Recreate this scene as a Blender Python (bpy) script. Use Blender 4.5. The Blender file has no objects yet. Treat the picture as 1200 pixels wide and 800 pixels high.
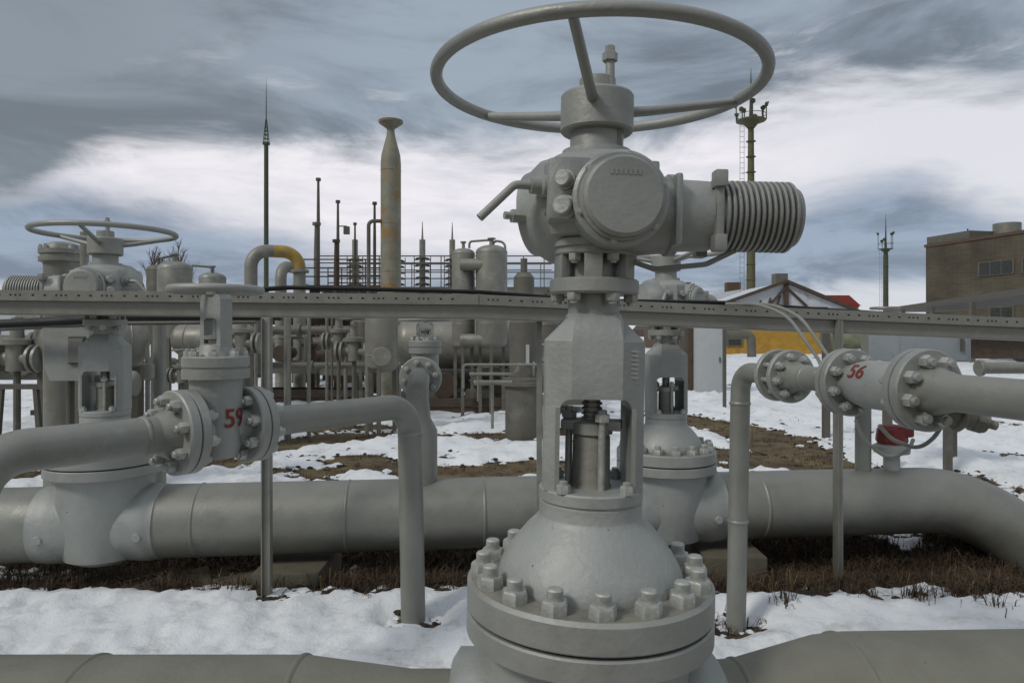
import bpy, bmesh, math, random
from mathutils import Vector, Matrix, noise
import numpy as np
R = math.radians
random.seed(7)
S = bpy.context.scene
C = S.collection

# ------------------------------------------------------------------ camera
EYE = 1.6; F = 818.0; HY = 388.0
cam = bpy.data.objects.new('camera', bpy.data.cameras.new('camera')); C.objects.link(cam)
cam.location = (0, 0, EYE); cam.rotation_euler = (R(90), 0, 0)
cam.data.sensor_width = 36; cam.data.lens = 36 * F / 1200; cam.data.shift_y = -0.010
cam.data.clip_end = 5000; cam.data.clip_start = 0.05
S.camera = cam
def P(x, y, D): return Vector(((x - 600) / F * D, D, EYE + (HY - y) / F * D))
def G(x, y):                                   # point on the ground seen at a pixel
    D = EYE * F / (y - HY); return Vector(((x - 600) / F * D, D, 0))

# ------------------------------------------------------------------ world
S.view_settings.view_transform = 'Standard'; S.view_settings.look = 'None'
S.view_settings.exposure = 0.15; S.view_settings.gamma = 1
W = bpy.data.worlds.new('World'); S.world = W; W.use_nodes = True
nt = W.node_tree; nt.nodes.clear()
def N(t, **k):
    n = nt.nodes.new(t)
    for a, b in k.items(): setattr(n, a, b)
    return n
def L(a, b): nt.links.new(a, b)
def math_(op, a, b=None, c=None, clamp=False):
    n = N('ShaderNodeMath', operation=op); n.use_clamp = clamp
    for i, v in enumerate((a, b, c)):
        if v is None: continue
        if isinstance(v, (int, float)): n.inputs[i].default_value = v
        else: L(v, n.inputs[i])
    return n.outputs[0]
SUN_EL, SUN_AZ = R(42), R(232)                  # azimuth measured from +Y clockwise
sky = N('ShaderNodeTexSky', sky_type='NISHITA'); sky.sun_disc = False
sky.sun_elevation = SUN_EL; sky.sun_rotation = SUN_AZ
tc = N('ShaderNodeTexCoord'); sx = N('ShaderNodeSeparateXYZ'); L(tc.outputs['Generated'], sx.inputs[0])
az = math_('ARCTAN2', sx.outputs[0], sx.outputs[1])
el = math_('ARCSINE', sx.outputs[2])
azn = math_('MULTIPLY_ADD', az, 1 / R(100), 0.5, clamp=True)
def pxdir(x, y):
    a = math.atan((x - 600) / F); return a, math.atan((HY - y) / F * math.cos(a))
def curve(pts):
    n = N('ShaderNodeFloatCurve'); cv = n.mapping.curves[0]
    q = []
    for x, y in pts:
        a, e = pxdir(x, y); q.append((a / R(100) + .5, e / R(40)))
    q = [(0, q[0][1])] + q + [(1, q[-1][1])]
    while len(cv.points) < len(q): cv.points.new(0.5, 0.5)
    for p, (a, b) in zip(cv.points, q): p.location = (a, max(0, min(1, b))); p.handle_type = 'AUTO'
    n.mapping.update(); L(azn, n.inputs['Value'])
    return math_('MULTIPLY', n.outputs[0], R(40))
up = curve([(10, 240), (60, 205), (110, 172), (200, 158), (380, 176), (600, 185), (760, 172), (900, 110), (1060, 80), (1200, 100)])
lo = curve([(10, 225), (70, 212), (170, 240), (300, 268), (420, 296), (600, 305), (800, 285), (940, 240), (1060, 215), (1200, 255)])
mp = N('ShaderNodeMapping'); mp.inputs['Scale'].default_value = (1, 1, 3.9); L(tc.outputs['Generated'], mp.inputs[0])
def nz(scale, detail=6, rough=.55, dist=0.0, off=(0, 0, 0)):
    m = N('ShaderNodeMapping'); m.inputs['Location'].default_value = off; L(mp.outputs[0], m.inputs[0])
    n = N('ShaderNodeTexNoise'); n.inputs['Scale'].default_value = scale; n.inputs['Detail'].default_value = detail
    n.inputs['Roughness'].default_value = rough; n.inputs['Distortion'].default_value = dist
    L(m.outputs[0], n.inputs['Vector']); return n.outputs[0]
n1 = nz(2.6, 9, .60, .5); n2 = nz(6, 8, .62, .4, (3, 1, 2)); n3 = nz(1.7, 4, .5, 0, (5, 2, 7))
el_d = math_('ADD', el, math_('MULTIPLY', math_('SUBTRACT', n1, .5), R(9)))
el_d = math_('ADD', el_d, math_('MULTIPLY', math_('SUBTRACT', n2, .5), R(4)))
def sstep(v, a, b):
    n = N('ShaderNodeMapRange', interpolation_type='SMOOTHSTEP'); L(v, n.inputs[0])
    n.inputs[1].default_value = a; n.inputs[2].default_value = b; return n.outputs[0]
deck = sstep(math_('SUBTRACT', el_d, up), R(-1.6), R(2.2))         # 1 in the upper dark deck
low = sstep(math_('SUBTRACT', lo, el_d), R(-1.8), R(2.4))         # 1 in the low blue bank
def mix(f, a, b):
    n = N('ShaderNodeMix', data_type='RGBA')
    if isinstance(f, (int, float)): n.inputs[0].default_value = f
    else: L(f, n.inputs[0])
    for v, i in ((a, 6), (b, 7)):
        if isinstance(v, tuple): n.inputs[i].default_value = (*v, 1)
        else: L(v, n.inputs[i])
    return n.outputs[2]
bright = mix(sstep(n2, .3, .75), (.86, .82, .85), (.64, .64, .69))
bright = mix(sstep(az, R(14), R(30)), bright, (.70, .70, .735))
deckc = mix(sstep(n1, .36, .66), (.315, .37, .435), (.15, .178, .21))
deckc = mix(math_('MULTIPLY', sstep(az, R(-8), R(-34)), .5), deckc, (.17, .19, .20))
lowc = mix(sstep(n2, .38, .66), (.30, .36, .46), (.18, .22, .29))
hz = sstep(math_('ADD', el, math_('MULTIPLY', math_('SUBTRACT', n2, .5), R(5))), R(4.2), R(2.2))
lowc = mix(math_('MULTIPLY', hz, .85), lowc, (.66, .67, .72))
col = mix(low, bright, lowc)
col = mix(deck, col, deckc)
# wisps of light in the deck
w = math_('MULTIPLY', sstep(nz(5, 7, .62, .5, (9, 4, 1)), .56, .72), sstep(math_('SUBTRACT', el, up), R(9), R(1)))
col = mix(math_('MULTIPLY', w, math_('MULTIPLY', deck, .55)), col, (.68, .69, .73))
# thick, bright overcast high overhead
col = mix(sstep(el, R(30), R(55)), col, (.56, .59, .64))
bg_c = N('ShaderNodeVectorMath', operation='SCALE'); L(col, bg_c.inputs[0]); bg_c.inputs['Scale'].default_value = 10.0
cover = mix(.93, sky.outputs[0], bg_c.outputs[0])
bg = N('ShaderNodeBackground'); bg.inputs[1].default_value = 0.1; L(cover, bg.inputs[0])
wo = N('ShaderNodeOutputWorld'); L(bg.outputs[0], wo.inputs[0])
sl = bpy.data.lights.new('sun', 'SUN'); sl.energy = 1.3; sl.angle = R(12); sl.color = (1, .96, .9)
so = bpy.data.objects.new('sun', sl); C.objects.link(so)
sd = Vector((math.sin(SUN_AZ) * math.cos(SUN_EL), math.cos(SUN_AZ) * math.cos(SUN_EL), math.sin(SUN_EL)))
so.rotation_euler = sd.to_track_quat('Z', 'Y').to_euler()

# ------------------------------------------------------------------ materials
def mat(name, base, rough=.55, metal=0.0, var=.12, stain=None, stain_amt=0.0, stain_scale=3.0, bump=.15, scale=6.0, thr=.60, spread=.045,
        streak=0.0, fine=60.0):
    m = bpy.data.materials.new(name); m.use_nodes = True; t = m.node_tree; b = t.nodes['Principled BSDF']
    def n(ty, **k):
        q = t.nodes.new(ty)
        for a, v in k.items(): setattr(q, a, v)
        return q
    co = n('ShaderNodeTexCoord')
    a = n('ShaderNodeTexNoise'); a.inputs['Scale'].default_value = scale; a.inputs['Detail'].default_value = 8; a.inputs['Roughness'].default_value = .65
    t.links.new(co.outputs['Object'], a.inputs['Vector'])
    r = n('ShaderNodeValToRGB'); e = r.color_ramp.elements
    e[0].position = .32; e[1].position = .7
    e[0].color = (*[c * (1 - var) for c in base], 1); e[1].color = (*[min(1, c * (1 + var)) for c in base], 1)
    t.links.new(a.outputs[0], r.inputs[0]); out = r.outputs[0]
    def over(fac, colr, out):
        x = n('ShaderNodeMix', data_type='RGBA'); t.links.new(fac, x.inputs[0]); t.links.new(out, x.inputs[6])
        x.inputs[7].default_value = (*colr, 1); return x.outputs[2]
    def mr(v, lo_, hi, tolo, tohi):
        x = n('ShaderNodeMapRange', interpolation_type='SMOOTHSTEP'); t.links.new(v, x.inputs[0])
        for i, q in enumerate((lo_, hi, tolo, tohi)): x.inputs[i + 1].default_value = q
        return x.outputs[0]
    if streak:
        mpn = n('ShaderNodeMapping'); mpn.inputs['Scale'].default_value = (1, 1, .12); t.links.new(co.outputs['Object'], mpn.inputs[0])
        s = n('ShaderNodeTexNoise'); s.inputs['Scale'].default_value = 34; s.inputs['Detail'].default_value = 5
        t.links.new(mpn.outputs[0], s.inputs['Vector'])
        out = over(mr(s.outputs[0], .55, .76, 0, streak), tuple(c * .55 for c in base), out)
    if stain:
        s = n('ShaderNodeTexNoise'); s.inputs['Scale'].default_value = stain_scale; s.inputs['Detail'].default_value = 10
        s.inputs['Roughness'].default_value = .7
        t.links.new(co.outputs['Object'], s.inputs['Vector'])
        out = over(mr(s.outputs[0], thr - spread, thr + .06 + spread, 0, stain_amt), stain, out)
        # small chips
        s2 = n('ShaderNodeTexNoise'); s2.inputs['Scale'].default_value = 38; s2.inputs['Detail'].default_value = 4
        t.links.new(co.outputs['Object'], s2.inputs['Vector'])
        out = over(mr(s2.outputs[0], .725, .76, 0, min(.8, stain_amt * 1.7)), (.10, .06, .03), out)
    t.links.new(out, b.inputs['Base Color'])
    t.links.new(mr(a.outputs[0], .3, .7, rough - .1, min(1, rough + .12)), b.inputs['Roughness'])
    b.inputs['Metallic'].default_value = metal
    if bump:
        f = n('ShaderNodeTexNoise'); f.inputs['Scale'].default_value = fine; f.inputs['Detail'].default_value = 5
        t.links.new(co.outputs['Object'], f.inputs['Vector'])
        bp = n('ShaderNodeBump'); bp.inputs['Strength'].default_value = bump; bp.inputs['Distance'].default_value = .01
        t.links.new(f.outputs[0], bp.inputs['Height']); t.links.new(bp.outputs[0], b.inputs['Normal'])
    return m
GREY = (.262, .268, .225)
M = dict(
    paint=mat('grey_paint', (.375, .392, .372), .52, .32, .14, (.215, .205, .17), .42, 3.5, .18, 8, .28),
    cast=mat('cast_paint', (.37, .387, .367), .57, .30, .14, (.22, .21, .175), .42, 3.5, .22, 6, .25, 90),
    pipe=mat('pipe_paint', (.31, .325, .30), .47, .30, .17, (.175, .165, .13), .5, 2.4, .15, 5, .32),
    pipe2=mat('foreground_pipe_paint', (.21, .215, .175), .6, .08, .18, (.13, .115, .08), .4, 3.2, .25, 5, .1),
    nut=mat('nut_paint', (.40, .41, .375), .45, .35, .2, (.17, .10, .05), .75, 9, .2, 30),
    rustplate=mat('rusty_paint', (.21, .205, .17), .65, .1, .25, (.15, .085, .045), .8, 5, .3, 12),
    dark=mat('dark_gap', (.02, .02, .02), .9, 0, .2, bump=0),
    galv=mat('galvanised_steel', (.275, .282, .25), .42, .35, .15, (.16, .13, .09), .3, 7, .1, 12, .3),
    galvdark=mat('dull_steel', (.12, .125, .115), .55, .3, .2, (.10, .07, .04), .4, 7, .1, 12, .2),
    steel=mat('bare_steel', (.30, .30, .27), .38, .6, .25, (.17, .11, .06), .5, 14, .15, 20),
    red=mat('red_paint', (.16, .016, .014), .5, 0, .25, (.10, .03, .02), .5, 9),
    redtext=mat('red_number_paint', (.20, .022, .013), .6, 0, .2, GREY, .55, 40, 0),
    yellow=mat('yellow_paint', (.38, .25, .05), .55, 0, .25, (.22, .19, .12), .8, 3, .1, 6, thr=.53, spread=.02),
    ywall=mat('ochre_wall', (.40, .23, .035), .8, 0, .22, (.22, .12, .03), .5, .9, .1, 2),
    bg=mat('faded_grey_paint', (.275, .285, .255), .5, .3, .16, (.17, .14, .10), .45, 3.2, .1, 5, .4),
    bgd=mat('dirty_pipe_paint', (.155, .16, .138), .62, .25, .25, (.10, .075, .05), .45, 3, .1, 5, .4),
    rust=mat('rusty_iron', (.075, .052, .036), .85, 0, .4, (.05, .035, .03), .6, 4, .2, 8),
    stack=mat('stack_paint', (.24, .235, .18), .65, .1, .3, (.27, .15, .035), .9, .9, .1, 2, thr=.53, spread=.03, streak=.5),
    mast=mat('mast_steel', (.055, .065, .035), .7, .1, .25),
    mastl=mat('tan_mast_steel', (.11, .105, .05), .7, .1, .3),
    black=mat('black_rubber', (.012, .012, .013), .6, 0, .3),
    moss=mat('mossy_paint', (.17, .18, .11), .8, 0, .3, (.08, .09, .05), .5, 4),
    cable=mat('grey_cable', (.22, .225, .20), .5, 0, .2),
    white=mat('white_panel', (.40, .42, .42), .6, 0, .06, (.30, .30, .27), .35, 1.5),
    cab=mat('cabinet_paint', (.27, .30, .31), .55, .1, .06, (.16, .13, .1), .3, 5),
    conc=mat('concrete', (.12, .11, .085), .9, 0, .25, (.09, .075, .045), .7, 5, .6, 9, 0, 45),
    brick=None, snowroof=mat('roof_snow', (.55, .575, .61), .85, 0, .05, (.14, .09, .05), .8, .9, .2, 2),
    brown=mat('brown_roof', (.10, .065, .04), .85, 0, .3),
    redroof=mat('red_roof', (.22, .035, .025), .7, 0, .2),
    glass=mat('dull_window', (.035, .037, .033), .3, 0, .2, bump=0),
    lamp=mat('lamp_glass', (.6, .62, .62), .3, 0, .05, bump=0),
    dry=mat('dry_grass', (.06, .036, .02), .9, 0, .5, bump=0),
    dry2=mat('pale_grass', (.12, .09, .045), .9, 0, .5, bump=0),
    twig=mat('bare_twigs', (.09, .07, .06), .9, 0, .3, bump=0),
)
# brick
def brick_mat():
    m = bpy.data.materials.new('brown_brick'); m.use_nodes = True; t = m.node_tree; b = t.nodes['Principled BSDF']
    co = t.nodes.new('ShaderNodeTexCoord'); mpn = t.nodes.new('ShaderNodeMapping'); mpn.inputs['Rotation'].default_value = (R(90), 0, 0)
    br = t.nodes.new('ShaderNodeTexBrick'); t.links.new(co.outputs['Object'], mpn.inputs[0]); t.links.new(mpn.outputs[0], br.inputs[0])
    br.inputs['Scale'].default_value = 2.6; br.inputs['Color1'].default_value = (.095, .084, .06, 1); br.inputs['Color2'].default_value = (.07, .062, .045, 1)
    br.inputs['Mortar'].default_value = (.12, .10, .07, 1); br.inputs['Mortar Size'].default_value = .012
    no = t.nodes.new('ShaderNodeTexNoise'); no.inputs['Scale'].default_value = .35; no.inputs['Detail'].default_value = 8; t.links.new(co.outputs['Object'], no.inputs['Vector'])
    mx = t.nodes.new('ShaderNodeMix'); mx.data_type = 'RGBA'; mx.blend_type = 'MULTIPLY'; mx.inputs[0].default_value = .8
    cr = t.nodes.new('ShaderNodeValToRGB'); cr.color_ramp.elements[0].position = .35; cr.color_ramp.elements[0].color = (.6, .55, .5, 1)
    cr.color_ramp.elements[1].position = .7; cr.color_ramp.elements[1].color = (1.35, 1.3, 1.2, 1)
    t.links.new(no.outputs[0], cr.inputs[0]); t.links.new(br.outputs[0], mx.inputs[6]); t.links.new(cr.outputs[0], mx.inputs[7])
    t.links.new(mx.outputs[2], b.inputs['Base Color']); b.inputs['Roughness'].default_value = .9
    return m
M['brick'] = brick_mat()
def blend_mat(name, c1, c2, c3, s1, s2, rough=.95, bump=.6, bscale=30, sss=0):
    m = bpy.data.materials.new(name); m.use_nodes = True; t = m.node_tree; b = t.nodes['Principled BSDF']
    co = t.nodes.new('ShaderNodeTexCoord')
    def no(s, d=8, r=.65):
        x = t.nodes.new('ShaderNodeTexNoise'); x.inputs['Scale'].default_value = s; x.inputs['Detail'].default_value = d
        x.inputs['Roughness'].default_value = r; t.links.new(co.outputs['Object'], x.inputs['Vector']); return x.outputs[0]
    cr = t.nodes.new('ShaderNodeValToRGB'); e = cr.color_ramp.elements; e[0].position = .35; e[1].position = .62
    e[0].color = (*c1, 1); e[1].color = (*c2, 1); t.links.new(no(s1), cr.inputs[0])
    mr = t.nodes.new('ShaderNodeMapRange'); mr.inputs[1].default_value = .52; mr.inputs[2].default_value = .68; t.links.new(no(s2, 10, .75), mr.inputs[0])
    mx = t.nodes.new('ShaderNodeMix'); mx.data_type = 'RGBA'; t.links.new(mr.outputs[0], mx.inputs[0]); t.links.new(cr.outputs[0], mx.inputs[6])
    mx.inputs[7].default_value = (*c3, 1); t.links.new(mx.outputs[2], b.inputs['Base Color']); b.inputs['Roughness'].default_value = rough
    bp = t.nodes.new('ShaderNodeBump'); bp.inputs['Strength'].default_value = bump; bp.inputs['Distance'].default_value = .03
    t.links.new(no(bscale, 8, .7), bp.inputs['Height']); t.links.new(bp.outputs[0], b.inputs['Normal'])
    return m
M['earth'] = blend_mat('earth_and_dead_grass', (.06, .034, .018), (.155, .12, .055), (.03, .016, .011), 1.6, 4)
M['soil'] = blend_mat('wet_shaded_soil', (.022, .014, .009), (.045, .028, .016), (.012, .008, .006), 2.5, 9)  # wet earth tone, darkened further to include shade under the long pipe
M['snow'] = blend_mat('snow_surface', (.70, .73, .75), (.77, .79, .80), (.50, .50, .48), .8, 3.0, .8, .55, 16)

# ------------------------------------------------------------------ mesh helpers
def amat(p, d, up=Vector((0, 0, 1))):
    z = Vector(d).normalized()
    if abs(z.dot(up)) > .98: up = Vector((0, 1, 0))
    x = up.cross(z).normalized(); y = z.cross(x)
    m = Matrix((x, y, z)).transposed().to_4x4(); m.translation = Vector(p); return m
class B:
    def __init__(s): s.bm = bmesh.new(); s.mi = 0
    def _fin(s, faces):
        for f in faces: f.material_index = s.mi
    def lathe(s, prof, m=None, seg=32, caps=True, a0=0.0):
        m = m or Matrix(); rings = []; fs = []
        for r, z in prof:
            if r <= 1e-6: rings.append([s.bm.verts.new(m @ Vector((0, 0, z)))])
            else: rings.append([s.bm.verts.new(m @ Vector((r * math.cos(a0 + 2 * math.pi * i / seg), r * math.sin(a0 + 2 * math.pi * i / seg), z))) for i in range(seg)])
        for a, b in zip(rings, rings[1:]):
            if len(a) == 1 and len(b) == 1: continue
            for i in range(seg):
                j = (i + 1) % seg
                if len(a) == 1: fs.append(s.bm.faces.new((a[0], b[j], b[i])))
                elif len(b) == 1: fs.append(s.bm.faces.new((a[i], a[j], b[0])))
                else: fs.append(s.bm.faces.new((a[i], a[j], b[j], b[i])))
        if caps:
            if len(rings[0]) > 1: fs.append(s.bm.faces.new(rings[0][::-1]))
            if len(rings[-1]) > 1: fs.append(s.bm.faces.new(rings[-1]))
        s._fin(fs); return s
    def cyl(s, p, q, r, seg=20, r2=None):
        p, q = Vector(p), Vector(q); return s.lathe([(r, 0), (r2 if r2 is not None else r, (q - p).length)], amat(p, q - p), seg)
    def disc(s, p, d, r, t, c=.006, seg=40, ri=None):      # chamfered disc starting at p going t along d
        return s.lathe([(0, 0), (r - c, 0), (r, c), (r, t - c), (r - c, t), (0, t)], amat(p, d), seg)
    def box(s, c, size, m=None, bev=0.0):
        g = bmesh.ops.create_cube(s.bm, size=1)['verts']
        mm = (m or Matrix()) @ Matrix.Translation(c) @ Matrix.Diagonal((*size, 1))
        bmesh.ops.transform(s.bm, matrix=mm, verts=g)
        fs = list({f for v in g for f in v.link_faces})
        s._fin(fs)
        if bev:
            r = bmesh.ops.bevel(s.bm, geom=list({e for f in fs for e in f.edges}), offset=bev, segments=2, affect='EDGES', profile=.6)
            s._fin(r['faces'])
        return s
    def bar(s, p, q, w, h):
        p, q = Vector(p), Vector(q); return s.box((0, 0, (q - p).length / 2), (w, h, (q - p).length), amat(p, q - p))
    def sweep(s, pts, rad, seg=20, caps=True):
        pts = [Vector(p) for p in pts]; n = len(pts)
        rr = rad if isinstance(rad, (list, tuple)) else [rad] * n
        tg = []
        for i in range(n):
            a = pts[max(0, i - 1)]; b = pts[min(n - 1, i + 1)]; tg.append((b - a).normalized())
        u = tg[0].orthogonal().normalized(); rings = []
        for i in range(n):
            if i: u = (u - tg[i] * u.dot(tg[i])).normalized()
            v = tg[i].cross(u)
            rings.append([s.bm.verts.new(pts[i] + rr[i] * (math.cos(2 * math.pi * k / seg) * u + math.sin(2 * math.pi * k / seg) * v)) for k in range(seg)])
        fs = []
        for a, b in zip(rings, rings[1:]):
            for i in range(seg):
                j = (i + 1) % seg; fs.append(s.bm.faces.new((a[i], a[j], b[j], b[i])))
        if caps: fs.append(s.bm.faces.new(rings[0][::-1])); fs.append(s.bm.faces.new(rings[-1]))
        s._fin(fs); return s
    def torus(s, c, d, R_, r, seg=96, sg=16):
        m = amat(c, d); rings = []
        for i in range(seg):
            a = 2 * math.pi * i / seg
            rings.append([s.bm.verts.new(m @ Vector(((R_ + r * math.cos(2 * math.pi * k / sg)) * math.cos(a), (R_ + r * math.cos(2 * math.pi * k / sg)) * math.sin(a), r * math.sin(2 * math.pi * k / sg)))) for k in range(sg)])
        fs = []
        for i in range(seg):
            a, b = rings[i], rings[(i + 1) % seg]
            for k in range(sg):
                fs.append(s.bm.faces.new((a[k], b[k], b[(k + 1) % sg], a[(k + 1) % sg])))
        s._fin(fs); return s
    def prism(s, pts, m, t):                                # polygon in local XY, thickness t along local Z
        a = [s.bm.verts.new(m @ Vector((x, y, 0))) for x, y in pts]; b = [s.bm.verts.new(m @ Vector((x, y, t))) for x, y in pts]
        fs = [s.bm.faces.new(a[::-1]), s.bm.faces.new(b)]
        for i in range(len(a)):
            j = (i + 1) % len(a); fs.append(s.bm.faces.new((a[i], a[j], b[j], b[i])))
        s._fin(fs); return s
    def build(s, name, mats, parent=None, sharp=32, loc=None):
        bmesh.ops.recalc_face_normals(s.bm, faces=s.bm.faces[:])
        for f in s.bm.faces: f.smooth = True
        for e in s.bm.edges:
            if len(e.link_faces) == 2 and e.calc_face_angle(0) > R(sharp): e.smooth = False
        me = bpy.data.meshes.new(name); s.bm.to_mesh(me); s.bm.free()
        for m_ in (mats if isinstance(mats, (list, tuple)) else [mats]): me.materials.append(m_)
        o = bpy.data.objects.new(name, me); C.objects.link(o)
        if parent: o.parent = parent
        return o
def tag(o, label=None, cat=None, group=None, kind=None):
    for k, v in (('label', label), ('category', cat), ('group', group), ('kind', kind)):
        if v: o[k] = v
    return o
def thing(name, label, cat, loc=(0, 0, 0), group=None, rz=0):
    o = bpy.data.objects.new(name, None); C.objects.link(o); o.location = loc; o.rotation_euler.z = rz; o.empty_display_size = .1
    return tag(o, label, cat, group)
def kids(o): return [c for c in bpy.data.objects if c.parent == o]
def copy_tree(o, parent=None, **kw):
    c = o.copy(); C.objects.link(c)
    if parent: c.parent = parent
    for ch in kids(o): copy_tree(ch, c)
    return c
def fillet(pts, rad, n=8):
    pts = [Vector(p) for p in pts]; out = [pts[0]]
    for i in range(1, len(pts) - 1):
        a, b, c = pts[i - 1], pts[i], pts[i + 1]
        u = (a - b).normalized(); v = (c - b).normalized(); ang = u.angle(v)
        if ang > R(178): out.append(b); continue
        r = rad[i - 1] if isinstance(rad, (list, tuple)) else rad
        t = min(r / math.tan(ang / 2), (a - b).length * .49, (c - b).length * .49); r = t * math.tan(ang / 2)
        cen = b + (u + v).normalized() * (r / math.sin(ang / 2))
        p0 = b + u * t; p1 = b + v * t; d0 = p0 - cen; d1 = p1 - cen; th = d0.angle(d1)
        for k in range(n + 1):
            f = k / n; out.append(cen + (d0 * math.sin((1 - f) * th) + d1 * math.sin(f * th)) / math.sin(th))
    out.append(pts[-1]); return out
_nut = {}
def nut(parent, name, p, d, w, h, stud=.5, rod=0.0, m='nut'):   # hexagonal nut with its stud end; shared mesh
    key = (round(w, 4), round(h, 4), round(stud, 3), round(rod, 4), m)
    if key not in _nut:
        b = B(); r = w / 2 / math.cos(R(30))
        b.lathe([(0, 0), (r, 0), (r, h * .8), (r * .9, h), (0, h)], None, 6)
        sr = w * .34
        b.lathe([(sr, h * .5), (sr, h + h * stud * .85), (sr * .8, h + h * stud), (0, h + h * stud)], None, 12, caps=False)
        if rod: b.lathe([(sr, -rod), (sr, .001)], None, 10)
        o = b.build(name, M[m], parent); _nut[key] = o.data
    else:
        o = bpy.data.objects.new(name, _nut[key]); C.objects.link(o); o.parent = parent
    p = Vector(p) + Vector(d).normalized() * random.uniform(-.08, .0) * h
    o.matrix_local = amat(p, d) @ Matrix.Rotation(random.uniform(0, 1.0), 4, 'Z')
    return o
def bolts(parent, c, d, rad, n, w, h, phase=0.0, ref=None, stud=.5, name='bolt', rod=0.0):
    m = amat(c, d, ref or Vector((0, 0, 1)))
    for i in range(n):
        a = phase + 2 * math.pi * i / n
        nut(parent, name, m @ Vector((rad * math.cos(a), rad * math.sin(a), 0)), d, w, h, stud, rod)
def text_mesh(txt, size, name, m, parent, fn, ext=0.0):
    cu = bpy.data.curves.new(name, 'FONT'); cu.body = txt; cu.size = size; cu.align_x = 'CENTER'; cu.align_y = 'CENTER'; cu.resolution_u = 6
    cu.offset = size * .012
    t = bpy.data.objects.new(name, cu); C.objects.link(t); bpy.context.view_layer.update()
    me = bpy.data.meshes.new_from_object(t.evaluated_get(bpy.context.evaluated_depsgraph_get()))
    bpy.data.objects.remove(t); bpy.data.curves.remove(cu)
    bm = bmesh.new(); bm.from_mesh(me)
    bmesh.ops.triangulate(bm, faces=bm.faces[:])
    for _ in range(2):
        bmesh.ops.subdivide_edges(bm, edges=[e for e in bm.edges if e.calc_length() > size * .12], cuts=1)
        bmesh.ops.triangulate(bm, faces=bm.faces[:])
    for v in bm.verts: v.co = fn(v.co.x, v.co.y)
    bm.to_mesh(me); bm.free(); me.materials.clear(); me.materials.append(m)
    o = bpy.data.objects.new(name, me); C.objects.link(o); o.parent = parent; return o
def boolean(o, cutter):
    md = o.modifiers.new('b', 'BOOLEAN'); md.object = cutter; md.solver = 'EXACT'; md.operation = 'DIFFERENCE'
    bpy.context.view_layer.update()
    me = bpy.data.meshes.new_from_object(o.evaluated_get(bpy.context.evaluated_depsgraph_get()))
    o.modifiers.clear(); old = o.data; o.data = me; bpy.data.objects.remove(cutter)
    bm = bmesh.new(); bm.from_mesh(me)
    for f in bm.faces: f.smooth = True
    for e in bm.edges:
        e.smooth = not (len(e.link_faces) == 2 and e.calc_face_angle(0) > R(32))
    bm.to_mesh(me); bm.free(); return o
X_, Y_, Z_ = Vector((1, 0, 0)), Vector((0, 1, 0)), Vector((0, 0, 1))

# ------------------------------------------------------------------ ground and snow
def fb(x, y, s, o=0.0, oc=4):
    return noise.fractal(Vector((x * s + o, y * s - o, o * .37)), .9, 2.1, oc)
def seg_d(px, py, a, b):
    ax, ay, bx, by = a[0], a[1], b[0], b[1]; dx, dy = bx - ax, by - ay
    t = max(0, min(1, ((px - ax) * dx + (py - ay) * dy) / (dx * dx + dy * dy + 1e-9)))
    return math.hypot(px - ax - t * dx, py - ay - t * dy)
def cap(a, b, w): return (G(*a), G(*b), w)
PIPE_A = Vector((-2.67, 4.55, .28)); PIPE_B = Vector((1.107, 4.95, .28))
PD = (PIPE_B - PIPE_A).normalized()
def pipe_y(x): return 4.55 + (x + 2.67) * .1059
bare = [ (Vector((-9, 4.88, 0)), Vector((0, 4.88, 0)), .60), (Vector((0, 4.88, 0)), Vector((9, 4.84, 0)), .62),
        cap((-40, 560), (255, 545), .40), cap((250, 530), (420, 512), .55), cap((340, 555), (470, 548), .35), cap((420, 540), (520, 560), .35), cap((330, 505), (440, 500), .4),
        cap((495, 552), (660, 552), .42), cap((500, 512), (650, 508), .4), cap((560, 553), (660, 548), .45),
        cap((790, 488), (905, 512), .55), cap((860, 505), (975, 545), .5), cap((830, 545), (1010, 552), .42), cap((830, 530), (900, 540), .5),
        cap((350, 458), (580, 455), .55), cap((150, 462), (30, 470), .4), cap((1080, 548), (1240, 585), .14), cap((1130, 555), (1290, 640), .16),
        cap((560, 448), (860, 452), .5), cap((830, 418), (980, 420), 1.6), cap((380, 420), (620, 421), 1.5),
        (Vector((-.57, 3.82, 0)), Vector((-.50, 3.84, 0)), .06), (Vector((1.10, 3.72, 0)), Vector((1.22, 3.76, 0)), .09), (Vector((-1.44, 4.12, 0)), Vector((-1.38, 4.2, 0)), .06)]
snowy = [cap((-30, 652), (105, 655), .10), cap((235, 684), (292, 682), .08), cap((500, 655), (560, 655), .12), cap((395, 648), (410, 648), .06), cap((1055, 632), (1075, 631), .05), cap((0, 566), (60, 562), .12),
         cap((1030, 692), (1100, 688), .10), cap((500, 528), (640, 522), .16), cap((225, 560), (330, 556), .12), cap((185, 563), (215, 563), .10)]
def ground_z(x, y):
    d = abs(y - 4.88); t = max(0, 1 - d / .68)
    z = -.17 * (t * t * (3 - 2 * t)) if abs(x) < 10 else 0
    return z + .025 * fb(x, y, 1.1, 3) + (.012 * fb(x, y, 6, 8) if y < 14 else 0)
def snow_h(x, y):
    h = .07
    for a, b, w in bare:
        d = seg_d(x, y, a, b) - w
        h = min(h, d * .38)
    for a, b, w in snowy:
        d = w - seg_d(x, y, a, b)
        h = max(h, min(.055, d * .5))
    k = 1.0 if y > 5.4 else .27
    h += k * .095 * fb(x, y, 1.4, 1.5, 5) + .03 * fb(x, y, 5.5, 4) + .014 * fb(x, y, 15, 6, 3) + (k * -.004 if y > 5.5 else 0)
    if y > 16: h += .05 * fb(x, y, .25, 9) + .02
    return h
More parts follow.
